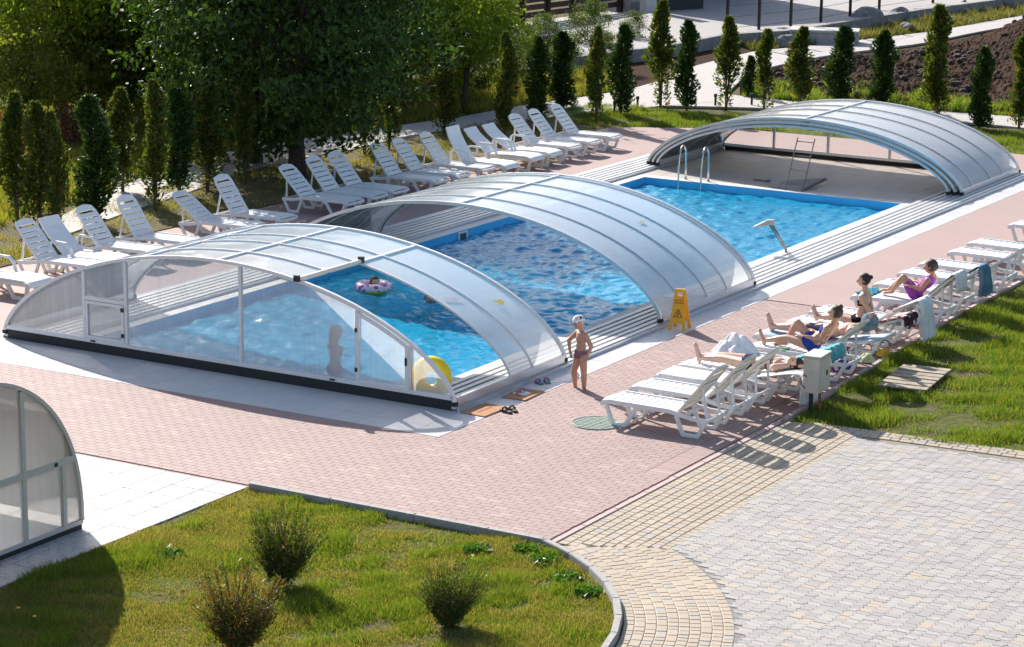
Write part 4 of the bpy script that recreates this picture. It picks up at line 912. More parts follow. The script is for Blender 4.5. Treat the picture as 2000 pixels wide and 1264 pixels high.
def person(label, H, pelvis, spine, front, arms, legs, skin, hair=None, clothes=(), head=None, hfront=None, child=False, bend=None, cat='person'):
    """arms/legs given as direction vectors per segment, (left, right); all else scaled from body height H"""
    sp, fr = nv(spine), Vector(front); fr = (fr-sp*fr.dot(sp)).normalized(); lf = sp.cross(fr); P0 = Vector(pelvis)
    hk = 1.28 if child else 1.0; mb = MB()
    sp2 = nv(bend) if bend else sp; fr2 = (fr-sp2*fr.dot(sp2)).normalized(); lf2 = sp2.cross(fr2)
    tl = .285*H; waist = P0+sp*.09*H; chest = waist+sp2*.115*H; shl = P0+sp*.09*H+sp2*(tl-.09*H); neck = shl+sp2*.03*H
    hu = nv(head) if head else sp2; hf = Vector(hfront) if hfront else fr2; hf = (hf-hu*hf.dot(hu)).normalized(); hl = hu.cross(hf)
    hr = .066*H*hk; hc = neck+hu*(.045*H+hr*1.0)+hf*.012*H
    ax, ax2 = (lf, fr, sp), (lf2, fr2, sp2)
    prim = []                                       # torso prims reused for clothing
    tk = 1.10 if child else 1.0; ak = 1.18 if child else 1.0
    def E(c, r, a): r = tuple(q*tk for q in r); prim.append(('e', c, r, a)); mb.ell(c, r, a)
    def K(p, q, a, b, rec=True):
        if rec: prim.append(('k', p, q, a, b))
        mb.rcone(p, q, a, b)
    E(P0+sp*.005*H, (.098*H, .070*H, .075*H), ax); E(waist, (.076*H if not child else .082*H, .056*H, .085*H), ax); E(chest, (.090*H, .062*H, .095*H), ax2)
    E(shl-sp2*.03*H, (.100*H, .052*H, .05*H), ax2)
    for s in (-1, 1): E(P0-fr*.028*H+lf*s*.043*H-sp*.012*H, (.052*H, .055*H, .058*H), ax)
    K(shl-sp2*.01*H, neck+hu*.045*H, .034*H, .030*H, False)
    # head: skull, jaw, nose, ears, brow
    ha = (hl, hf, hu)
    mb.ell(hc, (hr*.80, hr*.95, hr*1.04), ha); mb.ell(hc-hu*hr*.42+hf*hr*.22, (hr*.60, hr*.66, hr*.62), ha); mb.rcone(hc+hf*hr*.93+hu*hr*.1, hc+hf*hr*1.04-hu*hr*.22, hr*.10, hr*.17)
    for s in (-1, 1): mb.ell(hc+hl*s*hr*.82-hu*hr*.08, (hr*.10, hr*.18, hr*.26), ha)
    # arms with five-fingered hands
    for s, (ud, fd, hd) in zip((1, -1), arms):
        sh = shl+lf2*s*.112*H-sp2*.02*H; el = sh+nv(ud)*.170*H; wr = el+nv(fd)*.150*H
        K(sh, el, .034*H*ak, .025*H*ak, False); K(el, wr, .026*H*ak, .016*H*ak, False)
        h = nv(hd); side = h.cross(Vector((0, 0, 1)))
        if side.length < .1: side = h.cross(fr)
        side.normalize(); pn = side.cross(h); pc = wr+h*.035*H; mb.ell(pc, (.024*H, .011*H, .036*H), (side, pn, h))
        for k, (o, L) in enumerate(((-.018, .040), (-.006, .046), (.006, .043), (.018, .034))):
            b_ = pc+h*.028*H+side*o*H; m_ = b_+h*L*.55*H-pn*.004*H; mb.rcone(b_, m_, .0062*H, .0056*H, 7); mb.rcone(m_, m_+(h*.8-pn*.5)*L*.5*H, .0056*H, .0045*H, 7)
        b_ = pc-side*.020*H-h*.012*H; m_ = b_+(h*.6-side*.7)*.026*H; mb.rcone(b_, m_, .0075*H, .0065*H, 7); mb.rcone(m_, m_+h*.022*H, .0062*H, .005*H, 7)
    # legs
    for s, (td, sd, fd) in zip((1, -1), legs):
        ck = 1.16 if child else 1.0; hp = P0+lf*s*.052*H-sp*.02*H; kn = hp+nv(td)*.245*H; an = kn+nv(sd)*.235*H
        K(hp, kn, .056*H*ck, .036*H*ck); mb.rcone(kn, kn+(an-kn)*.35, .036*H*ck, .037*H*ck); mb.rcone(kn+(an-kn)*.3, an, .037*H*ck, .021*H*ck)
        f = nv(fd); back = an-f*.022*H+nv(sd)*.024*H; ball = an+f*.085*H+nv(sd)*.030*H
        mb.rcone(an, back, .022*H, .020*H); mb.rcone(back, ball, .021*H, .019*H)
        tl_ = f.cross(nv(sd)); tl_.normalize()
        for k in range(5): o = (k-2)*.0105*H; mb.rcone(ball+tl_*o, ball+tl_*o+f*(.034-.003*abs(k-1.5))*H, .0085*H, .0065*H, 7)
    body = inst('person', remesh(mb, 'person', skin)); tag(body, label, cat)
    loc = lambda co: ((co-P0).dot(lf)/H, (co-P0).dot(fr)/H, (co-P0).dot(sp)/H); loc2 = lambda co: ((co-waist).dot(lf2)/H, (co-waist).dot(fr2)/H, (co-waist).dot(sp2)/H)
    hloc = lambda co: ((co-hc).dot(hl)/hr, (co-hc).dot(hf)/hr, (co-hc).dot(hu)/hr)
    for kind, m in clothes:
        g = MB(); q = .007
        for pr in prim:
            if pr[0] == 'e': g.ell(pr[1], tuple(x+q for x in pr[2]), pr[3])
            elif kind in ('brief', 'bikini_bottom', 'shorts'): g.rcone(pr[1], pr[2], pr[3]+q, pr[4]+q)
        me = remesh(g, kind, m, .009, 4)
        if kind in ('brief', 'bikini_bottom'): trim(me, lambda co: -.075 < loc(co)[2] < .048 and abs(loc(co)[0]) < .12 and loc(co)[2] > -.075+.42*max(0, abs(loc(co)[0])-.03) and (co-P0).length < .118*H)
        elif kind == 'shorts': trim(me, lambda co: loc(co)[2] < .05 and (co-P0).length < .19*H)
        elif kind == 'bikini_top': trim(me, lambda co: .06 < loc2(co)[2] < .135 if loc2(co)[1] > .02 else .075 < loc2(co)[2] < .098)
        elif kind == 'shirt': trim(me, lambda co: loc(co)[2] > -.03)
        inst(kind, me, body)
    for s in (-1, 1): MB().ell(hc+hl*s*hr*.34+hf*hr*.86+hu*hr*.06, (hr*.12, hr*.08, hr*.07), ha, 8, 6).build('eye', EYE, body, True)
    MB().ell(hc+hf*hr*.84-hu*hr*.48, (hr*.24, hr*.08, hr*.06), ha, 8, 6).build('mouth', LIP, body, True)
    if hair:
        st, hm = hair; g = MB()
        if st == 'cap':
            g.ell(hc+hu*hr*.12-hf*hr*.04, (hr*.92, hr*1.06, hr*1.02), ha); me = trim(remesh(g, 'cap', hm, .008, 3), lambda co: hloc(co)[2] > .18-.25*(hloc(co)[1] < 0)); inst('cap', me, body)
            c_ = hc+hl*hr*.55+hu*hr*.85-hf*hr*.3; MB().ell(c_, (hr*.22, hr*.22, hr*.2), ha, 8, 6).build('bow', DKS, body, True)
        elif st == 'scarf':
            g.ell(hc+hu*hr*.05, (hr*1.12, hr*1.2, hr*1.2), ha); g.ell(hc-hu*hr*.8-hf*hr*.4, (hr*.9, hr*.7, hr*.6), ha); inst('scarf', remesh(g, 'scarf', hm, .009, 4), body)
        else:
            g.ell(hc+hu*hr*.10-hf*hr*.12, (hr*.93, hr*1.02, hr*1.04), ha)
            if st in ('bun', 'tied'): g.ell(hc+hu*hr*(.95 if st == 'bun' else .35)-hf*hr*(.55 if st == 'bun' else 1.05), (hr*.42, hr*.42, hr*.38), ha)
            if st == 'long': g.rcone(hc-hf*hr*.35, hc-hu*hr*1.9-hf*hr*.55, hr*.85, hr*.6)
            for k in range(26):                     # loose strands break up the outline
                a = random.uniform(0, 6.28); e = random.uniform(-.2, 1); d = (hl*math.cos(a)*.9-hf*abs(math.sin(a))*.9+hu*e).normalized(); p_ = hc+d*hr*.95; g.rcone(p_, p_+(d*.12-hu*.35)*hr, hr*.13, hr*.05, 6)
            me = trim(remesh(g, 'hair', hm, .007, 2), lambda co: not (hloc(co)[1] > .30 and hloc(co)[2] < .52) and (st == 'long' or hloc(co)[2] > -.75)); inst('hair', me, body)
    return body
SK1 = skinmat('skin_fair', (.64, .41, .31)); SK2 = skinmat('skin_tanned', (.55, .32, .22)); SK3 = skinmat('skin_pale', (.66, .44, .34))
HB = M('hair_dark', (.035, .022, .015), .5, .2, 40, bump=.6); HBR = M('hair_brown', (.075, .04, .022), .5, .2, 40, bump=.6); HBL = M('hair_blonde', (.50, .36, .16), .5, .2, 40, bump=.6)
NAVY = clothmat('navy_fabric', (.03, .035, .07)); BLKF = clothmat('black_fabric', (.012, .012, .016)); PINK = clothmat('pink_fabric', (.72, .06, .25)); BLUF = clothmat('blue_fabric', (.04, .07, .35)); GRYP = clothmat('grey_print_fabric', (.12, .11, .16), (.40, .16, .18), 30)
def spotted():
    m, t, p, o = newmat('spotted_cap'); vo = N(t, 'TexVoronoi', Scale=30.0); t.links.new(wpos(t), vo.inputs['Vector'])
    t.links.new(mixc(t, mth(t, 'LESS_THAN', vo.outputs['Distance'], .34), (.80,.80,.82), (.06,.06,.08)), p.inputs['Base Color']); p.inputs['Roughness'].default_value = .9; return m
D = (0, 0, -1)
# standing child by the rail, looking down toward the pool side, hands on hips
person('small standing child in a spotted cap and dark swim briefs, hands at the hips', 1.06, (.80, 2.07, .515), (.0, .02, 1), (-.55, -.85, 0),
       [((.62,-.05,-.9), (-.25,-.25,-.9), (-.4,-.35,-.85)), ((-.72,-.15,-.75), (.25,-.25,-.9), (.45,-.35,-.7))],
       [((.12,-.06,-1), (-.02,.10,-1), (-.1,-.95,0)), ((-.22,-.16,-1), (.05,.10,-1), (-.75,-.65,0))], SK2, ('cap', spotted()), [('brief', GRYP)], head=(-.12,-.30,1), hfront=(-.5,-.8,-.5), child=True)
zs_ = .335
# woman lying flat, arms over her head
person('woman in a dark string bikini lying flat with arms over her head', 1.62, (2.98, 3.12, zs_+.115), (1, -.03, .10), (0, -.12, 1),
       [((.80,.55,.15), (.95,-.30,.05), (1,-.1,0)), ((.75,-.60,.10), (.95,.35,.10), (.9,.3,.1))],
       [((-1,.16,.04), (-1,.10,-.11), (-.25,.05,1)), ((-1,-.10,.05), (-1,-.02,-.10), (-.3,-.12,1))], SK3, ('tied', HB), [('bikini_bottom', NAVY), ('bikini_top', NAVY)], head=(1,-.05,.15), hfront=(.1,-.5,.8))
hat = heap('sun_hat', 'pale blue cloth hat lying beside the head of the woman lying flat', (3.52, 3.36, .42), (.15,.15,.13), clothmat('pale_blue_cloth', (.6,.65,.7)), 'hat', 31, .1)
# girl with bent knees on the cream backed lounger
a_ = rad(44)
person('girl in a blue bikini reclining with one knee bent, hair in a bun', 1.52, (3.22, 4.70, zs_+.125), (math.cos(a_), 0, math.sin(a_)), (-math.sin(a_), 0, math.cos(a_)),
       [((-.45,.35,-.75), (-.75,-.25,.15), (-1,-.2,.1)), ((-.35,-.45,-.7), (-.75,.35,.2), (-.9,.3,.2))],
       [((-.95,.12,.12), (-.95,.02,-.22), (-.4,.1,1)), ((-.66,-.06,.75), (-.52,.0,-.85), (-1,.0,-.1))], SK2, ('bun', HBR), [('bikini_bottom', BLUF), ('bikini_top', BLUF)], head=(.15,-.05,1), hfront=(-.9,-.35,-.45))
# person lying with a scarf over the head
person('person lying flat with a blue-grey scarf over the head, feet toward the pool', 1.72, (3.10, 5.50, zs_+.12), (1, 0, .22), (-.2, 0, 1),
       [((.55,.75,.2), (.5,-.5,.75), (.4,-.6,.5)), ((-.7,-.5,-.05), (-1,.1,.05), (-1,.1,-.1))],
       [((-1,.08,.06), (-1,.06,-.10), (-.3,.08,1)), ((-1,-.06,.05), (-1,-.08,-.09), (-.3,-.15,1))], SK1, ('scarf', clothmat('scarf_cloth', (.07,.20,.24),(.30,.32,.36), 14)), [('shorts', NAVY)], head=(.85,0,.55), hfront=(-.5,0,.85))
# girl sitting up in a black bikini
person('girl in a black halter bikini sitting upright on a lounger, legs stretched out', 1.50, (3.22, 6.55, zs_+.115), (.10, -.02, 1), (-1, -.12, .1),
       [((.35,.40,-.85), (.25,.05,-.95), (.5,.1,-.6)), ((.40,-.35,-.85), (.25,.0,-.95), (.5,-.1,-.6))],
       [((-1,.10,.12), (-1,.06,-.14), (-.35,.05,1)), ((-1,-.02,.10), (-1,.02,-.12), (-.35,-.1,1))], SK1, ('tied', HB), [('bikini_bottom', BLKF), ('bikini_top', BLKF)], head=(-.05,-.05,1), hfront=(-.9,-.45,-.2))
# child in purple
a_ = rad(46)
person('child wrapped in purple, reclining with both knees up on a lounger', 1.30, (3.20, 8.88, zs_+.13), (math.cos(a_), 0, math.sin(a_)), (-math.sin(a_), 0, math.cos(a_)),
       [((-.55,.25,-.7), (-.7,-.35,.2), (-.9,-.3,.1)), ((-.5,-.35,-.7), (-.7,.35,.25), (-.9,.3,.1))],
       [((-.62,.10,.78), (-.60,.0,-.80), (-1,0,-.15)), ((-.70,-.10,.70), (-.72,.0,-.68), (-1,0,-.1))], SK2, ('short', HBR), [('shirt', clothmat('purple_wrap', (.36,.05,.38),(.48,.14,.46), 14)), ('shorts', clothmat('purple_wrap2', (.42,.08,.42)))], head=(-.25,-.05,1), hfront=(-.95,-.2,-.5), child=True)
# bather with a ring
person('dark haired bather floating in a patterned swim ring under the front segment', 1.35, (-5.78, 6.62, -.58), (0, .05, 1), (.9, -.5, 0),
       [((.8,.5,-.1), (.9,-.3,-.1), (1,-.2,-.1)), ((.3,-.9,-.15), (.8,-.4,-.1), (1,-.1,-.1))], [((.2,.05,-1), (-.1,0,-1), (.5,-.3,-.6)), ((.1,-.1,-1), (-.2,0,-1), (.5,-.3,-.6))], SK1, ('tied', HB), [('bikini_top', NAVY)], hfront=(.9,-.45,-.1))
def ringmat():
    m, t, p, o = newmat('ring_pattern'); v = wpos(t); vo = N(t, 'TexVoronoi', Scale=11.0); t.links.new(v, vo.inputs['Vector'])
    sx = N(t, 'SeparateXYZ'); t.links.new(t.nodes.new('ShaderNodeTexCoord').outputs['Object'], sx.inputs[0])
    c = mixc(t, mth(t, 'GREATER_THAN', vo.outputs['Distance'], .45), (.32,.05,.38), (.72,.62,.70)); c = mixc(t, mth(t, 'LESS_THAN', sx.outputs[2], -.02), c, (.52,.62,.05))
    t.links.new(c, p.inputs['Base Color']); p.inputs['Roughness'].default_value = .3; return m
r_ = torus(.235, .095).build('swim_ring', ringmat(), None, True); tag(r_, 'purple and lime patterned swim ring around the bather', 'swim ring'); r_.location = (-5.78, 6.62, -.10); MB().tube([(.235,0,.094),(.235,0,.11)], .012, 8).build('valve', WHITE_PL, r_)
person('bather mostly submerged behind the arched roof edge, shoulders above water', 1.55, (-4.55, 6.45, -.75), (.05, .0, 1), (.6, -.8, 0),
       [((.8,.3,-.35), (.3,-.8,.1), (.2,-1,0)), ((-.8,-.2,-.4), (-.5,-.7,.1), (-.3,-1,0))], [((.1,0,-1), (0,.1,-1), (.5,-.6,-.6)), ((-.1,0,-1), (0,.1,-1), (.5,-.6,-.6))], SK1, ('tied', HBR), [('shorts', NAVY)])
# blonde child behind the gable
person('blonde child in a pink swimsuit bottom standing in the shallow water behind the gable', 1.22, (-2.74, 1.05, .02), (0, .03, 1), (.35, .95, 0),
       [((.35,.2,-.9), (.1,.5,-.85), (0,.5,-.8)), ((-.4,.1,-.9), (-.05,.5,-.85), (0,.5,-.8))], [((.06,0,-1), (0,-.03,-1), (.3,.95,0)), ((-.06,0,-1), (0,-.03,-1), (.3,.95,0))], SK1, ('long', HBL), [('brief', PINK)], child=True)
# ================================================================== PLANTS
def leaves(C, U, L, W, fold=.15, r=rng):
    """C centres, U unit long axes, L lengths, W widths -> diamond quads"""
    n = len(C); R_ = r.normal(size=(n, 3)); S = np.cross(U, R_); S /= np.linalg.norm(S, axis=1)[:, None]+1e-9; Nn = np.cross(S, U)
    L = np.broadcast_to(L, n)[:, None]; W = np.broadcast_to(W, n)[:, None]
    V = np.stack([C-U*L*.5, C-U*L*.05+S*W*.5+Nn*W*fold, C+U*L*.5, C-U*L*.05-S*W*.5+Nn*W*fold], 1).reshape(-1, 3)
    return V, np.arange(4*n).reshape(n, 4)
def unit(v): return v/(np.linalg.norm(v, axis=1)[:, None]+1e-9)
BARK = M('bark', (.075, .058, .045), .95, .35, 9, bump=.9, obj=True); BARKL = M('bark_light', (.16, .12, .09), .95, .3, 9, bump=.9, obj=True)
def limbs(mb, p, d, L, r, depth, rg):
    n = 4; pts = [Vector(p)]; dd = Vector(d).normalized()
    for i in range(n):
        dd = (dd+Vector(rg.normal(size=3))*.13+Vector((0, 0, .06))).normalized(); pts.append(pts[-1]+dd*L/n)
    mb.tube(pts, [r*(1-.5*i/n) for i in range(n+1)], 7); tips = [pts[-1]]
    if depth:
        for k in range(3 if depth > 1 else 2):
            a = rg.uniform(0, 6.28); q = pts[rg.integers(2, n+1)]; nd = (dd+Vector((math.cos(a), math.sin(a), rg.uniform(-.1, .5)))*.9).normalized(); tips += limbs(mb, q, nd, L*.72, r*.5, depth-1, rg)
    return tips
TREEC = {}
def treemesh(key, trunkh, crown, nclus, nper, leaf, lm, tr, seed, sig=.42, droop=.4, lean=(0, 0)):
    rg = np.random.default_rng(seed); mb = MB(); cz, rx, rz = crown
    tr_pts = [(0, 0, -.1), (lean[0]*.3, lean[1]*.3, trunkh*.35), (lean[0]*.7, lean[1]*.7, trunkh*.7), (lean[0], lean[1], trunkh)]
    mb.tube(tr_pts, [tr*1.35, tr, tr*.9, tr*.8], 10)
    for k in range(6):
        a = 6.28*k/6+rg.uniform(-.4, .4); limbs(mb, tr_pts[-1], (math.cos(a)*.8, math.sin(a)*.8, .7), rx*.62, tr*.5, 2, rg)
    tm_ = mb.mesh('trunk', BARK, True)
    d = unit(rg.normal(size=(nclus, 3))); rr = rg.uniform(.2, 1.15, nclus)**.5; cc = d*rr[:, None]*np.array([rx, rx, rz])+np.array([lean[0], lean[1], cz])
    cs = rg.uniform(.6, 1.25, nclus)
    idx = np.repeat(np.arange(nclus), nper); C = cc[idx]+rg.normal(size=(len(idx), 3))*sig*cs[idx][:, None]*np.array([1, 1, .62])
    U = unit(rg.normal(size=C.shape)+np.array([0, 0, -droop])); V, Fq = leaves(C, U, rg.uniform(.7, 1.25, len(C))*leaf, rg.uniform(.7, 1.2, len(C))*leaf*.5, r=rg)
    TREEC[key] = (tm_, fastmesh('crown', V, Fq, lm)); return TREEC[key]
def tree(key, name, label, loc, s=1.0, rz=0, group=None, cat='tree', szz=None):
    th = thing(name, label, cat, loc, rz, group); th.scale = (s, s, szz or s); t_, c_ = TREEC[key]; inst('trunk', t_, th); inst('crown', c_, th); return th
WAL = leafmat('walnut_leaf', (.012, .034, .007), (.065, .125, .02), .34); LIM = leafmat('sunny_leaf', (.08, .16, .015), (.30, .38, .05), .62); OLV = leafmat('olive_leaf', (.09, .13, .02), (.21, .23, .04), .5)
treemesh('walnut', 2.2, (3.5, 3.1, 2.7), 230, 95, .18, WAL, .17, 3, .30, .6)
treemesh('garden', 1.9, (3.4, 2.6, 2.1), 120, 85, .19, LIM, .14, 5, .30, .6, (-.15, .2))
treemesh('hedge', .9, (1.9, 1.7, 1.6), 70, 90, .16, OLV, .08, 8, .30, .2)
treemesh('hedged', .9, (1.9, 1.6, 1.6), 70, 100, .13, leafmat('dark_shrub_leaf', (.03, .06, .015), (.10, .14, .03), .4), .07, 9, .28, .2)
treemesh('dark', 2.0, (4.0, 3.1, 3.4), 190, 95, .20, WAL, .18, 12, .36, .5)
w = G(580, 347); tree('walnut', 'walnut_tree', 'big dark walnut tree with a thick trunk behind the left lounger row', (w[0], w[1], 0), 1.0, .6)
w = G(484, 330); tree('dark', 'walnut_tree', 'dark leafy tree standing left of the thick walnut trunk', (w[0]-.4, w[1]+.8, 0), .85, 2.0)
BT = [('garden',(118,232),1.0,'bright leaved garden tree with a forked trunk at the upper left'),('garden',(196,218),1.05,'garden tree with a thin twin trunk right of the forked one'),
      ('garden',(330,175),1.0,'dense tree behind the columnar thujas at the left'),('garden',(780,200),.75,'bright leaved tree with drooping twigs beyond the path, right of the walnut'),('dark',(640,150),1.1,'dark crown behind the walnut tree'),
      ('garden',(440,120),1.3,'tall leafy tree far behind the walnut, near the top edge'),('garden',(250,110),1.3,'sunlit far tree at the top left, behind the twin trunk'),('garden',(90,100),1.3,'far tree with sunlit crown behind the forked trunk')]
BT += [('garden',(290,215),.9,'bright leaved tree between the thujas and the walnut'),('garden',(905,215),.62,'small bright tree with drooping leaves by the path, right of the walnut')]
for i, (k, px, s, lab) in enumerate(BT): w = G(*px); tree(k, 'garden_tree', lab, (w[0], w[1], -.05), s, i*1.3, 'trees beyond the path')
HB_ = [((60,262),.75,'olive shrub at the left edge behind the thujas'),((160,235),.8,'olive shrub under the forked tree'),((260,230),.85,'olive shrub below the twin trunk tree'),((350,225),.75,'olive shrub between thujas, left of the dark tree'),
       ((140,160),1.0,'large sunlit shrub far behind the forked trunk'),((300,150),1.1,'large sunlit shrub far behind the dark tree'),((30,140),1.1,'large shrub at the far left edge'),((905,200),.5,'low shrub right of the walnut by the path'),
       ((960,130),.33,'bushy pine-like shrub below the brown fence'),((1062,118),.36,'bushy dark shrub under the brown fence, second from its left'),((1150,105),.42,'tall loose shrub in front of the fence end'),((1235,95),.3,'reddish-green shrub left of the white gate post'),((700,215),.6,'low shrub beyond the path behind the walnut'),
       ((430,238),.8,'shrub across the path from the flatter-backed lounger'),((515,218),.85,'shrub behind the path, just left of the walnut trunk'),((600,205),.8,'shrub behind the path, straight behind the walnut trunk'),((775,178),.8,'shrub beyond the path under the bright drooping tree'),((855,168),.42,'shrub below the left end of the plank fence'),((1020,165),.35,'shrub behind the third far thuja'),((1100,158),.33,'low shrub behind the path between far thujas'),((1185,140),.3,'low shrub left of the curved upper path')]
for i, (px, s, lab) in enumerate(HB_): w = G(*px); tree('hedged' if px[0] > 700 or i % 3 == 2 else 'hedge', 'shrub', lab, (w[0], w[1], -.05), s, i*.9, 'shrubs beyond the path', 'shrub', s*1.15)
# red barberry
treemesh('red', .3, (.5, .5, .4), 26, 60, .07, leafmat('barberry_leaf', (.10, .02, .03), (.20, .05, .05), .3), .03, 21, .16, .1)
for i, (px, lab) in enumerate((((12,305),'dark red barberry bush at the left edge'),((145,285),'dark red barberry bush between two thujas'))): w = G(*px); tree('red', 'barberry_bush', lab, (w[0], w[1], -.03), 1.1, i, 'red bushes', 'bush')
# ---- columnar thujas
TH = [leafmat('thuja_green', (.016, .042, .010), (.055, .110, .018), .25), leafmat('thuja_olive', (.03, .06, .012), (.12, .16, .025), .36, (.24, .15, .03), .07)]
def thuja(seed, mat, bare, n=4200, top=.15):
    rg = np.random.default_rng(seed); z = rg.uniform(.03, 1, n)**.9; ph = rg.uniform(0, 6.28, n)
    rad_ = np.interp(z, [0, .06, .25, .6, .85, 1], [.55, .8, 1, .98, .80, .22])*(1+.30*np.sin(2*ph+9*z+seed)+.26*np.sin(3*ph-17*z+seed)+.12*np.sin(5*ph+31*z))
    dens = np.interp(z, [0, bare, bare+.12, 1], [.10, .3, 1, 1]); keep = rg.uniform(size=n) < dens; z, ph, rad_ = z[keep], ph[keep], rad_[keep]
    rr = rad_*np.sqrt(rg.uniform(.10, 1.25, len(z)))*.5; C = np.c_[rr*np.cos(ph), rr*np.sin(ph), z]     # unit height, unit width; scaled per tree
    U = unit(np.c_[np.cos(ph)*.5, np.sin(ph)*.5, np.full(len(z), .35)]+rg.normal(size=(len(z), 3))*.25)
    C2 = C*np.array([.43, .43, 2.3])+np.c_[.05*np.sin(6*z+seed), .05*np.cos(8*z+seed*2), np.zeros(len(z))]; V, Fq = leaves(C2, U, rg.uniform(.07, .15, len(z)), rg.uniform(.03, .06, len(z)), r=rg)
    mb = MB()
    for k in range(3):
        a = 2.1*k+seed; mb.tube([(0, 0, -.08), (.03*math.cos(a), .03*math.sin(a), .5), (.07*math.cos(a), .07*math.sin(a), 1.2), (.03*math.cos(a), .03*math.sin(a), 2.0)], [.028, .024, .018, .008], 6)
    return mb.mesh('trunk', BARKL, True), fastmesh('crown', V, Fq, mat)
TV = [thuja(1, TH[0], .08), thuja(2, TH[1], .22), thuja(3, TH[0], .02), thuja(4, TH[1], .32), thuja(5, TH[1], .12)]
TL = [((35,440),178,1),((80,450),198,1),((112,455),215,1),((190,440),185,0),((240,375),170,1),((303,410),155,1),((350,380),170,0),((405,370),165,1),((478,360),150,1),((712,300),150,3),((760,290),160,1),((868,262),85,4),
      ((985,262),60,4),((1048,250),70,0),((1098,212),60,2),((1165,242),50,1),((1212,225),48,0),((1290,212),0,3),((1341,212),38,2),((1418,212),30,3),((1492,218),55,3),((1563,205),52,4),((1640,200),50,2),((1722,205),58,2),((1830,232),8,4),((1912,252),90,2),((1990,250),70,4)]
ORD = ['first','second','third','fourth','fifth','sixth','seventh','eighth','ninth','tenth','eleventh','twelfth','thirteenth','fourteenth','fifteenth','sixteenth','seventeenth','eighteenth','nineteenth','twentieth']
for i, (b, ty, vv) in enumerate(TL):
    w = G(*b); zz = np.arange(.5, 5, .02); hh = zz[np.argmin(abs(PR(np.c_[np.full(len(zz), w[0]), np.full(len(zz), w[1]), zz])[:, 1]-ty))]
    if i < 9: lab = f'columnar green thuja, {ORD[i]} from the left edge behind the lounger row'
    elif i < 12: lab = f'thuja half hidden by the walnut twigs, {ORD[i-9]} from the left'
    else: lab = f'slim columnar thuja on the far bank, {ORD[i-12]} from the left'
    th = thing('thuja_tree', lab, 'tree', (w[0], w[1], -.02), i*1.7, 'columnar thujas'); s = rng.uniform(.78, 1.28)*(1.12 if i in (23, 3) else 1); th.scale = (s, s*rng.uniform(.85, 1.1), hh/2.3); th.rotation_euler = (rng.uniform(-.03, .03), rng.uniform(-.03, .03), i*1.7)
    inst('trunk', TV[vv][0], th); inst('crown', TV[vv][1], th)
w = G(1462, 188); th = thing('thuja_tree', 'small young thuja left of the forked far thuja', 'tree', (w[0], w[1], 0), 0, 'columnar thujas'); th.scale = (.7, .7, .48); inst('trunk', TV[2][0], th); inst('crown', TV[2][1], th)
# ---- front shrubs (juniper like, thin upright twigs)
def juniper(seed, n=175):
    rg = np.random.default_rng(seed); C = []; U = []; mb = MB()
    for k in range(n):
        a = rg.uniform(0, 6.28); o = rg.uniform(0, 1)**.7; d = Vector((math.cos(a)*o*.75, math.sin(a)*o*.75, 1)).normalized(); L = rg.uniform(.3, 1.0)*(1-.2*o); p0 = Vector((math.cos(a)*.05, math.sin(a)*.05, 0)); p1 = p0+d*L*.5+Vector((0, 0, .02)); p2 = p0+d*L+Vector(rg.normal(size=3))*.05
        mb.tube([p0, p1, p2], [.007, .005, .002], 4)
        for q in np.linspace(.18, 1.02, 46):
            c = p0.lerp(p1, q*2) if q < .5 else p1.lerp(p2, (q-.5)*2); C.append(c+Vector(rg.normal(size=3))*.03); U.append(d+Vector(rg.normal(size=3))*.55)
    C = np.array(C); U = unit(np.array(U)); V, Fq = leaves(C, U, rg.uniform(.03, .075, len(C)), rg.uniform(.009, .018, len(C)), r=rg); return mb, V, Fq
JM = [leafmat('juniper_green', (.03, .06, .012), (.11, .16, .03), .3, (.16, .08, .03), .12), leafmat('juniper_brown', (.07, .09, .02), (.17, .17, .04), .3, (.24, .10, .04), .25)]
TWG = M('twig', (.10, .055, .035), .9, .2, 12)
for i, (x, y, s, m_, lab) in enumerate(((2.2,-7.15,1.0,0,'upright juniper bush on the front lawn, the one nearest the white tiles'),(4.43,-7.28,.80,0,'small dark juniper bush nearest the curved kerb'),(3.02,-9.0,1.0,1,'brownish juniper bush at the bottom edge of the picture'))):
    th = thing('juniper_bush', lab, 'bush', (x, y, -.02), i, 'front lawn bushes'); th.scale = (s*1.1, s*(.8+.15*i), s); mb, V, Fq = juniper(40+i); mb.build('twigs', TWG, th); inst('foliage', fastmesh('foliage', V, Fq, JM[m_]), th)
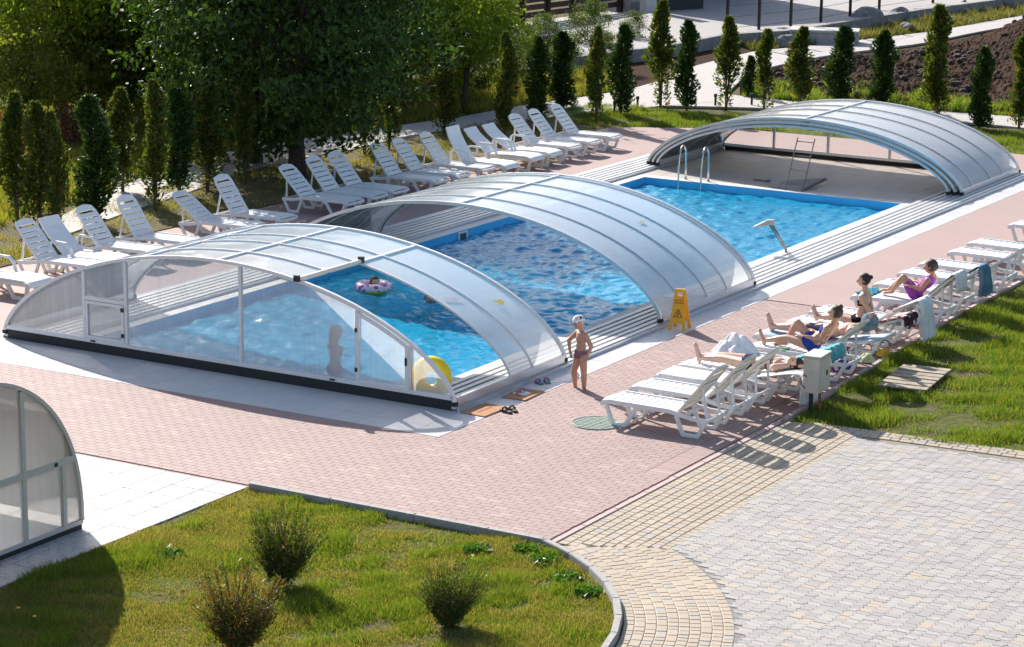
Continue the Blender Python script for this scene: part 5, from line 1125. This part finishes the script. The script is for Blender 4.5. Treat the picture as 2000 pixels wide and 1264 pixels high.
# ---- grass
def vn(x, y, s, seed):
    r = np.random.default_rng(seed); o = np.zeros_like(x)
    for k in range(6): a = r.uniform(0, 6.28); f = s*r.uniform(.6, 1.8); o += np.sin(f*(x*math.cos(a)+y*math.sin(a))+r.uniform(0, 6.28))
    return o/3
def inpoly(x, y, P):
    P = np.array(P); c = np.zeros(len(x), bool); j = len(P)-1
    for i in range(len(P)):
        t = ((P[i,1] > y) != (P[j,1] > y)) & (x < (P[j,0]-P[i,0])*(y-P[i,1])/(P[j,1]-P[i,1]+1e-12)+P[i,0]); c ^= t; j = i
    return c
def grass(name, label, poly, n, h, w, mat, thin=.35, seed=1, avoid=(), tall=1.0, z=-.025):
    rg = np.random.default_rng(seed); P = np.array(poly); x = rg.uniform(P[:,0].min(), P[:,0].max(), n); y = rg.uniform(P[:,1].min(), P[:,1].max(), n)
    px = PR(np.c_[x, y, np.zeros(n)]); k = inpoly(x, y, poly) & (px[:,0] > -250) & (px[:,0] < 2250) & (px[:,1] < 1400) & (px[:,1] > -60)
    d = .5+.5*vn(x, y, 2.2, seed)+.4*vn(x, y, 7, seed+5); k &= rg.uniform(size=n) < np.clip(d+1-thin*2, .08, 1)
    for ax_, ay_, ar in avoid: k &= np.hypot(x-ax_, y-ay_) > ar*rg.uniform(.6, 1, n)
    x, y, d = x[k], y[k], d[k]; m = len(x); hh = h*rg.uniform(.45, 1.25, m)*np.clip(.7+.5*vn(x, y, 5, seed+9)+.5*d*tall, .4, 2.2); a = rg.uniform(0, 6.28, m); le = rg.uniform(.15, .8, m)*hh; b = rg.uniform(0, 6.28, m); ww = w*rg.uniform(.7, 1.4, m)
    B = np.c_[x, y, np.full(m, z)]; S = np.c_[np.cos(a), np.sin(a), np.zeros(m)]*ww[:, None]*.5; T = B+np.c_[np.cos(b)*le, np.sin(b)*le, hh]
    V = np.stack([B-S, B+S, T], 1).reshape(-1, 3); o = inst(name, fastmesh(name, V, np.arange(3*m).reshape(m, 3), mat)); return tag(o, label, 'grass', kind='stuff')
GR1 = leafmat('grass_lawn', (.085, .125, .022), (.23, .25, .06), .42, (.34, .27, .13), .42); GR2 = leafmat('grass_fresh', (.06, .13, .014), (.18, .25, .035), .45, (.28, .24, .08), .14); GR3 = leafmat('grass_dry', (.12, .16, .025), (.25, .25, .05), .45, (.28, .20, .09), .15)
GR4 = leafmat('weed_grass', (.07, .10, .03), (.18, .18, .06), .4, (.24, .19, .10), .25)
JS = ((2.2,-7.15,.28),(4.43,-7.28,.25),(3.02,-9.0,.3))
grass('lawn_grass', 'short yellow-green and dry grass of the front lawn', FRONT, 560000, .045, .009, GR1, .36, 3, JS+((4.9,-5.6,.5),(4.6,-6.4,.35),(2.9,-7.7,.3)))
grass('grass_tufts', 'longer fresh green grass tufts scattered over the front lawn', FRONT, 420000, .062, .009, GR2, .60, 13, JS, 1.3)
grass('lawn_grass', 'fresh green grass of the right lawn behind the loungers', [(p[0]+.02, p[1]+.03) for p in [(4.06,2.05),(5.2,1.98),(9.5,2.55),(9.5,26),(3.66,26),(3.66,9)]], 560000, .085, .011, GR2, .44, 4, ((4.7,5.05,.62),(5.2,3.6,.55),(6.0,3.4,.4),(4.5,3.6,.25)))
grass('bank_grass', 'green grass on the far bank under the thujas', [(-13.6,25.5),(-11.2,25.5),(-8.4,26.95),(4,26.95),(6,30),(-2,30.4),(-8.7,28.8),(-13.6,28.9)], 130000, .10, .016, GR2, .25, 5)
grass('verge_grass', 'patchy grass of the planting strip behind the loungers', [(-15.0,3.3),(-12.05,3.3),(-11.3,25.9),(-14.1,25.9)], 70000, .09, .014, GR1, .55, 6)
grass('meadow_grass', 'sunlit yellow-green meadow grass beyond the path', pxpoly([(-20,450),(230,362),(371,312),(553,273),(700,254),(912,224),(1115,190),(1230,172),(1180,130),(900,150),(400,180),(-20,220)]), 160000, .20, .030, GR3, .25, 7)
grass('bank_grass', 'tall weeds between the dirt heap and the lower path', pxpoly([(1450,190),(1559,199),(1846,219),(1975,228),(2060,238),(2060,222),(1860,200),(1700,180),(1560,172),(1470,165)]), 30000, .22, .03, GR2, .3, 8)
grass('bank_grass', 'weeds among the rocks above the upper path', pxpoly([(1475,98),(1615,85),(1818,61),(2000,29),(2000,0),(1800,20),(1685,40),(1545,62),(1430,84)]), 45000, .20, .03, GR4, .3, 9)
# ---- leafy weeds and flowers on the front lawn
WD = leafmat('weed_leaf', (.04, .12, .015), (.10, .20, .03), .35)
WDL = [(1030,1078,.22,'leafy weed clump by the kerb, leftmost of the kerb weeds'),(1065,1095,.20,'leafy weed clump by the kerb, second from the left'),(1110,1130,.18,'leafy weed by the curved kerb, on bare soil'),(1150,1158,.16,'leafy weed nearest the kerb bend'),(930,1075,.2,'leafy weed clump left of the kerb weeds'),(330,1085,.20,'broad leafy clover patch in the middle of the lawn'),(470,965,.22,'grass tuft at the corner of the white tiles')][:-1]
for i, (px, py, s, lab) in enumerate(WDL):
    w = G(px, py); rg = np.random.default_rng(60+i); n = 150; C = rg.normal(size=(n, 3))*np.array([.36, .36, .10])*s+np.array([0, 0, s*.32]); C[:, 2] = abs(C[:, 2])*.6; U = unit(rg.normal(size=(n, 3))+np.array([0, 0, .3])); V, Fq = leaves(C, U, rg.uniform(.08, .13, n), rg.uniform(.04, .07, n), r=rg)
    o = inst('leafy_weed', fastmesh('leafy_weed', V, Fq, WD), None, (w[0], w[1], -.02)); tag(o, lab, 'weed', 'weeds on the front lawn')
FLM = M('dandelion_yellow', (.75, .40, .02), .7, .1)
for px, py, lab in ((35,1202,'small orange dandelion at the left edge of the lawn'),(67,1219,'small orange dandelion, right one of the pair in the shade')):
    w = G(px, py); th = thing('dandelion', lab, 'flower', (w[0], w[1], -.02), 0, 'dandelions'); MB().tube([(0,0,0),(.005,0,.10)], .002, 5).build('stem', WD, th); MB().ell((.005,0,.105), (.022,.022,.010)).build('flower_head', FLM, th)
# ================================================================== BACKGROUND
# dirt heap between the two far paths
yl = lambda x: np.interp(x, [1440,1559,1846,1975,2400], [186,196,217,225,262]); yu = lambda x: np.interp(x, [1440,1468,1527,1615,1807,1895,2000,2400], [168,143,130,112,88,70,52,-10])
gx = np.linspace(1445, 2360, 230); gf = np.linspace(0, 1, 120); V = np.zeros((120, 230, 3))
for i, f in enumerate(gf):
    for j, x in enumerate(gx):
        w = G(x, yl(x)+(yu(x)-yl(x))*f); V[i, j] = (w[0], w[1], 0)
xx, yy = V[..., 0], V[..., 1]; env = np.sin(np.pi*np.clip(gf, 0, 1)**.7)[:, None]**.7*np.ones((1, 230)); rt_ = np.interp(gx, [1445, 1650, 1900, 2000, 2360], [.22, .30, .34, .5, .6])[None]
pk = np.exp(-((gx[None]-2010)/70)**2-((gf[:, None]-.85)/.2)**2)*.9
lump = (vn(xx, yy, 2.2, 1)+.6*vn(xx, yy, 5, 2)+.45*vn(xx, yy, 11, 3)+.4*vn(xx, yy, 26, 4))*.075
V[..., 2] = -.04+env*rt_*.75+pk*np.sqrt(env+1e-6)+lump*np.clip(env*2, 0, 1); I = np.arange(120*230).reshape(120, 230)
DIRT = M('dark_earth', (.042, .025, .017), .95, .45, 6, bump=1.0, col2=(.062, .038, .026), spec=.03)
tag(inst('dirt_heap', fastmesh('dirt_heap', V.reshape(-1, 3), np.stack([I[:-1,:-1], I[:-1,1:], I[1:,1:], I[1:,:-1]], -1).reshape(-1, 4), DIRT)), kind='structure')
sheet('dirt_patch', pxpoly([(1180,150),(1235,105),(1300,98),(1420,85),(1475,100),(1370,125),(1330,137),(1295,155),(1240,170)]), -.02, DIRT, .03)
# clods and stones
ROCK = M('grey_rock', (.24, .23, .225), .9, .35, 5, bump=.8, obj=True); CLOD = M('earth_clod', (.07, .042, .032), .95, .3, 6, bump=.8)
def rock(name, label, px, py, s, mat, seed, zoff=0, group=None, cat='rock'):
    rg = np.random.default_rng(seed); mb = MB(); mb.ell((0,0,.35), (1,.8,.6), None, 12, 8); k = rg.normal(size=(5, 3)); mb.v = [tuple(np.array(v)*(1+.16*math.sin(3*np.dot(k[0], v)))+.10*np.sin(np.array(k[1])*4*v[0]+k[2]*3*v[1])) for v in mb.v]
    w = G(px, py); o = mb.build(name, mat, None); o.location = (w[0], w[1], zoff); o.scale = (s, s, s); o.rotation_euler = (0, 0, seed); return tag(o, label, cat, group)
RK = [(1690,52,.9,'large grey boulder beside the upper path'),(1660,62,.5,'grey stone left of the large boulder'),(1755,42,.7,'dark grey boulder right of the large one'),(1800,36,.6,'grey boulder left of the tall thuja'),(1770,60,.45,'pale stone at the edge of the upper path'),(1875,22,.6,'slab-like boulder right of the tall thuja'),
      (1925,14,.6,'pale boulder near the top right corner'),(1965,16,.7,'grey boulder at the top right corner'),(1535,92,.55,'round grey stone left of the concrete slab'),(1538,76,.6,'brownish stone behind the round one'),(1730,34,.5,'brown stone behind the boulders'),(1905,4,.7,'boulder at the top edge, right'),(1985,2,.8,'boulder in the top right corner at the edge')]
for i, (x, y, s, lab) in enumerate(RK): rock('boulder', lab, x, y, s*.68, ROCK, i+1, 0, 'rocks along the upper path')
cs = thing('concrete_slab', 'low grey concrete block beside the upper path', 'block', tuple(G(1610, 84)), rad(20)); MB().box(-1.1, 1.1, -.5, .5, -.05, .38).build('block', M('old_concrete', (.36,.36,.36), .9, .15, 5, bump=.4), cs, bevel=.03); MB().box(-1.14, 1.14, -.54, .54, .38, .46).build('cap', M('cap_concrete', (.50,.49,.47), .9, .1, 5), cs, bevel=.02)
# black fence posts with thin wires along the road
fp = [(1420,64),(1482,58),(1544,51),(1603,43),(1660,32),(1717,20),(1822,6)]; FB = M('fence_black', (.012,.012,.014), .5, .1)
fl_ = [Vector(G(x, y, RZ)) for x, y in fp]; fn = thing('wire_fence', 'black wire fence with slim posts along the upper road', 'fence', tuple(fl_[0])); 
for p in fl_: q = p-fl_[0]; MB().box(q.x-.04, q.x+.04, q.y-.04, q.y+.04, -.3, 1.9).build('post', FB, fn)
for a, b in zip(fl_[:-1], fl_[1:]):
    for z in (.15, .5, .85, 1.2, 1.55, 1.85): MB().bar(a-fl_[0]+Vector((0,0,z)), b-fl_[0]+Vector((0,0,z)), .012, .012).build('wire', FB, fn)
# brown plank fence and concrete apron
BRW = M('brown_plank', (.055, .022, .018), .75, .3, 4, rvar=.6, rcol=(.12, .05, .035)); a = Vector(G(915, 62)); b = Vector(G(1255, 18)); bf = thing('plank_fence', 'dark brown horizontal plank fence at the top of the picture', 'fence', tuple(a)); n = 7
for k in range(n+1): p = (b-a)*(k/n); MB().box(p.x-.09, p.x+.09, p.y-.09, p.y+.09, -.1, 2.4).build('post', M('fence_post_dark', (.03,.016,.014), .8, .2), bf)
for k in range(n):
    p, q = (b-a)*(k/n), (b-a)*((k+1)/n)
    for j in range(8): MB().bar(p+Vector((0,0,.30+j*.26)), q+Vector((0,0,.30+j*.26)), .03, .20).build('plank', BRW, bf)
sheet('concrete_apron', pxpoly([(880,75),(930,58),(1255,12),(1300,20),(1290,48),(1100,62),(960,100),(900,100)]), .005, M('apron_concrete', (.46,.43,.41), .9, .15, 2))
# white gate post and dark gate at the top
p0 = Vector(G(1268, 42)); gt = thing('iron_gate', 'dark iron gate with white post at the top edge', 'gate', tuple(p0), math.atan2(*(np.array(G(1372, 36))-np.array(G(1268, 42)))[[1, 0]])); LG = (Vector(G(1372, 36))-p0).length
MB().box(-.28, .16, -.2, .2, -.1, 2.6).build('gate_post', M('post_white', (.60,.58,.57), .8, .1, 5), gt); MB().box(.2, LG, -.03, .03, .05, .95).build('lower_panel', M('gate_dark', (.02,.024,.03), .6, .1), gt)
for k in range(9): x = .3+(LG-.4)*k/8; MB().box(x-.02, x+.02, -.02, .02, .95, 2.2).build('bar', FB, gt)
for k in range(4):
    x = .55+(LG-.9)*k/3; MB().tube([(x+.22*math.cos(t)*(1-t/9), 0, 1.4+.22*math.sin(t)*(1-t/9)) for t in np.linspace(0, 7, 22)], .018, 6).build('scroll', FB, gt)
hw_ = thing('house_wall', 'pale house wall behind the iron gate at the top edge', 'wall', tuple(p0+Vector((-1.5, 3.2, 0))), math.atan2(*(np.array(G(1372, 36))-np.array(G(1268, 42)))[[1, 0]])); MB().box(-1, LG+2.5, 0, 4.0, -.1, 5.6).build('wall', M('house_plaster', (.45,.40,.42), .9, .1, 3), hw_); MB().box(-1.02, LG+2.52, -.04, 0-.002, -.1, .4).build('plinth', BLK, hw_)

# loose clods over the heap
cm = MB(); cg = np.random.default_rng(77)
for k in range(260):
    i, j = cg.integers(6, 114), cg.integers(2, 228); p = V[i, j]; s_ = cg.uniform(.04, .16)
    cm.ell((p[0], p[1], p[2]+s_*.2), (s_*cg.uniform(.7, 1.4), s_*cg.uniform(.7, 1.3), s_*.7), None, 7, 5)
tag(cm.build('earth_clods', CLOD), 'loose earth clods scattered over the dirt heap', 'clods', kind='stuff')
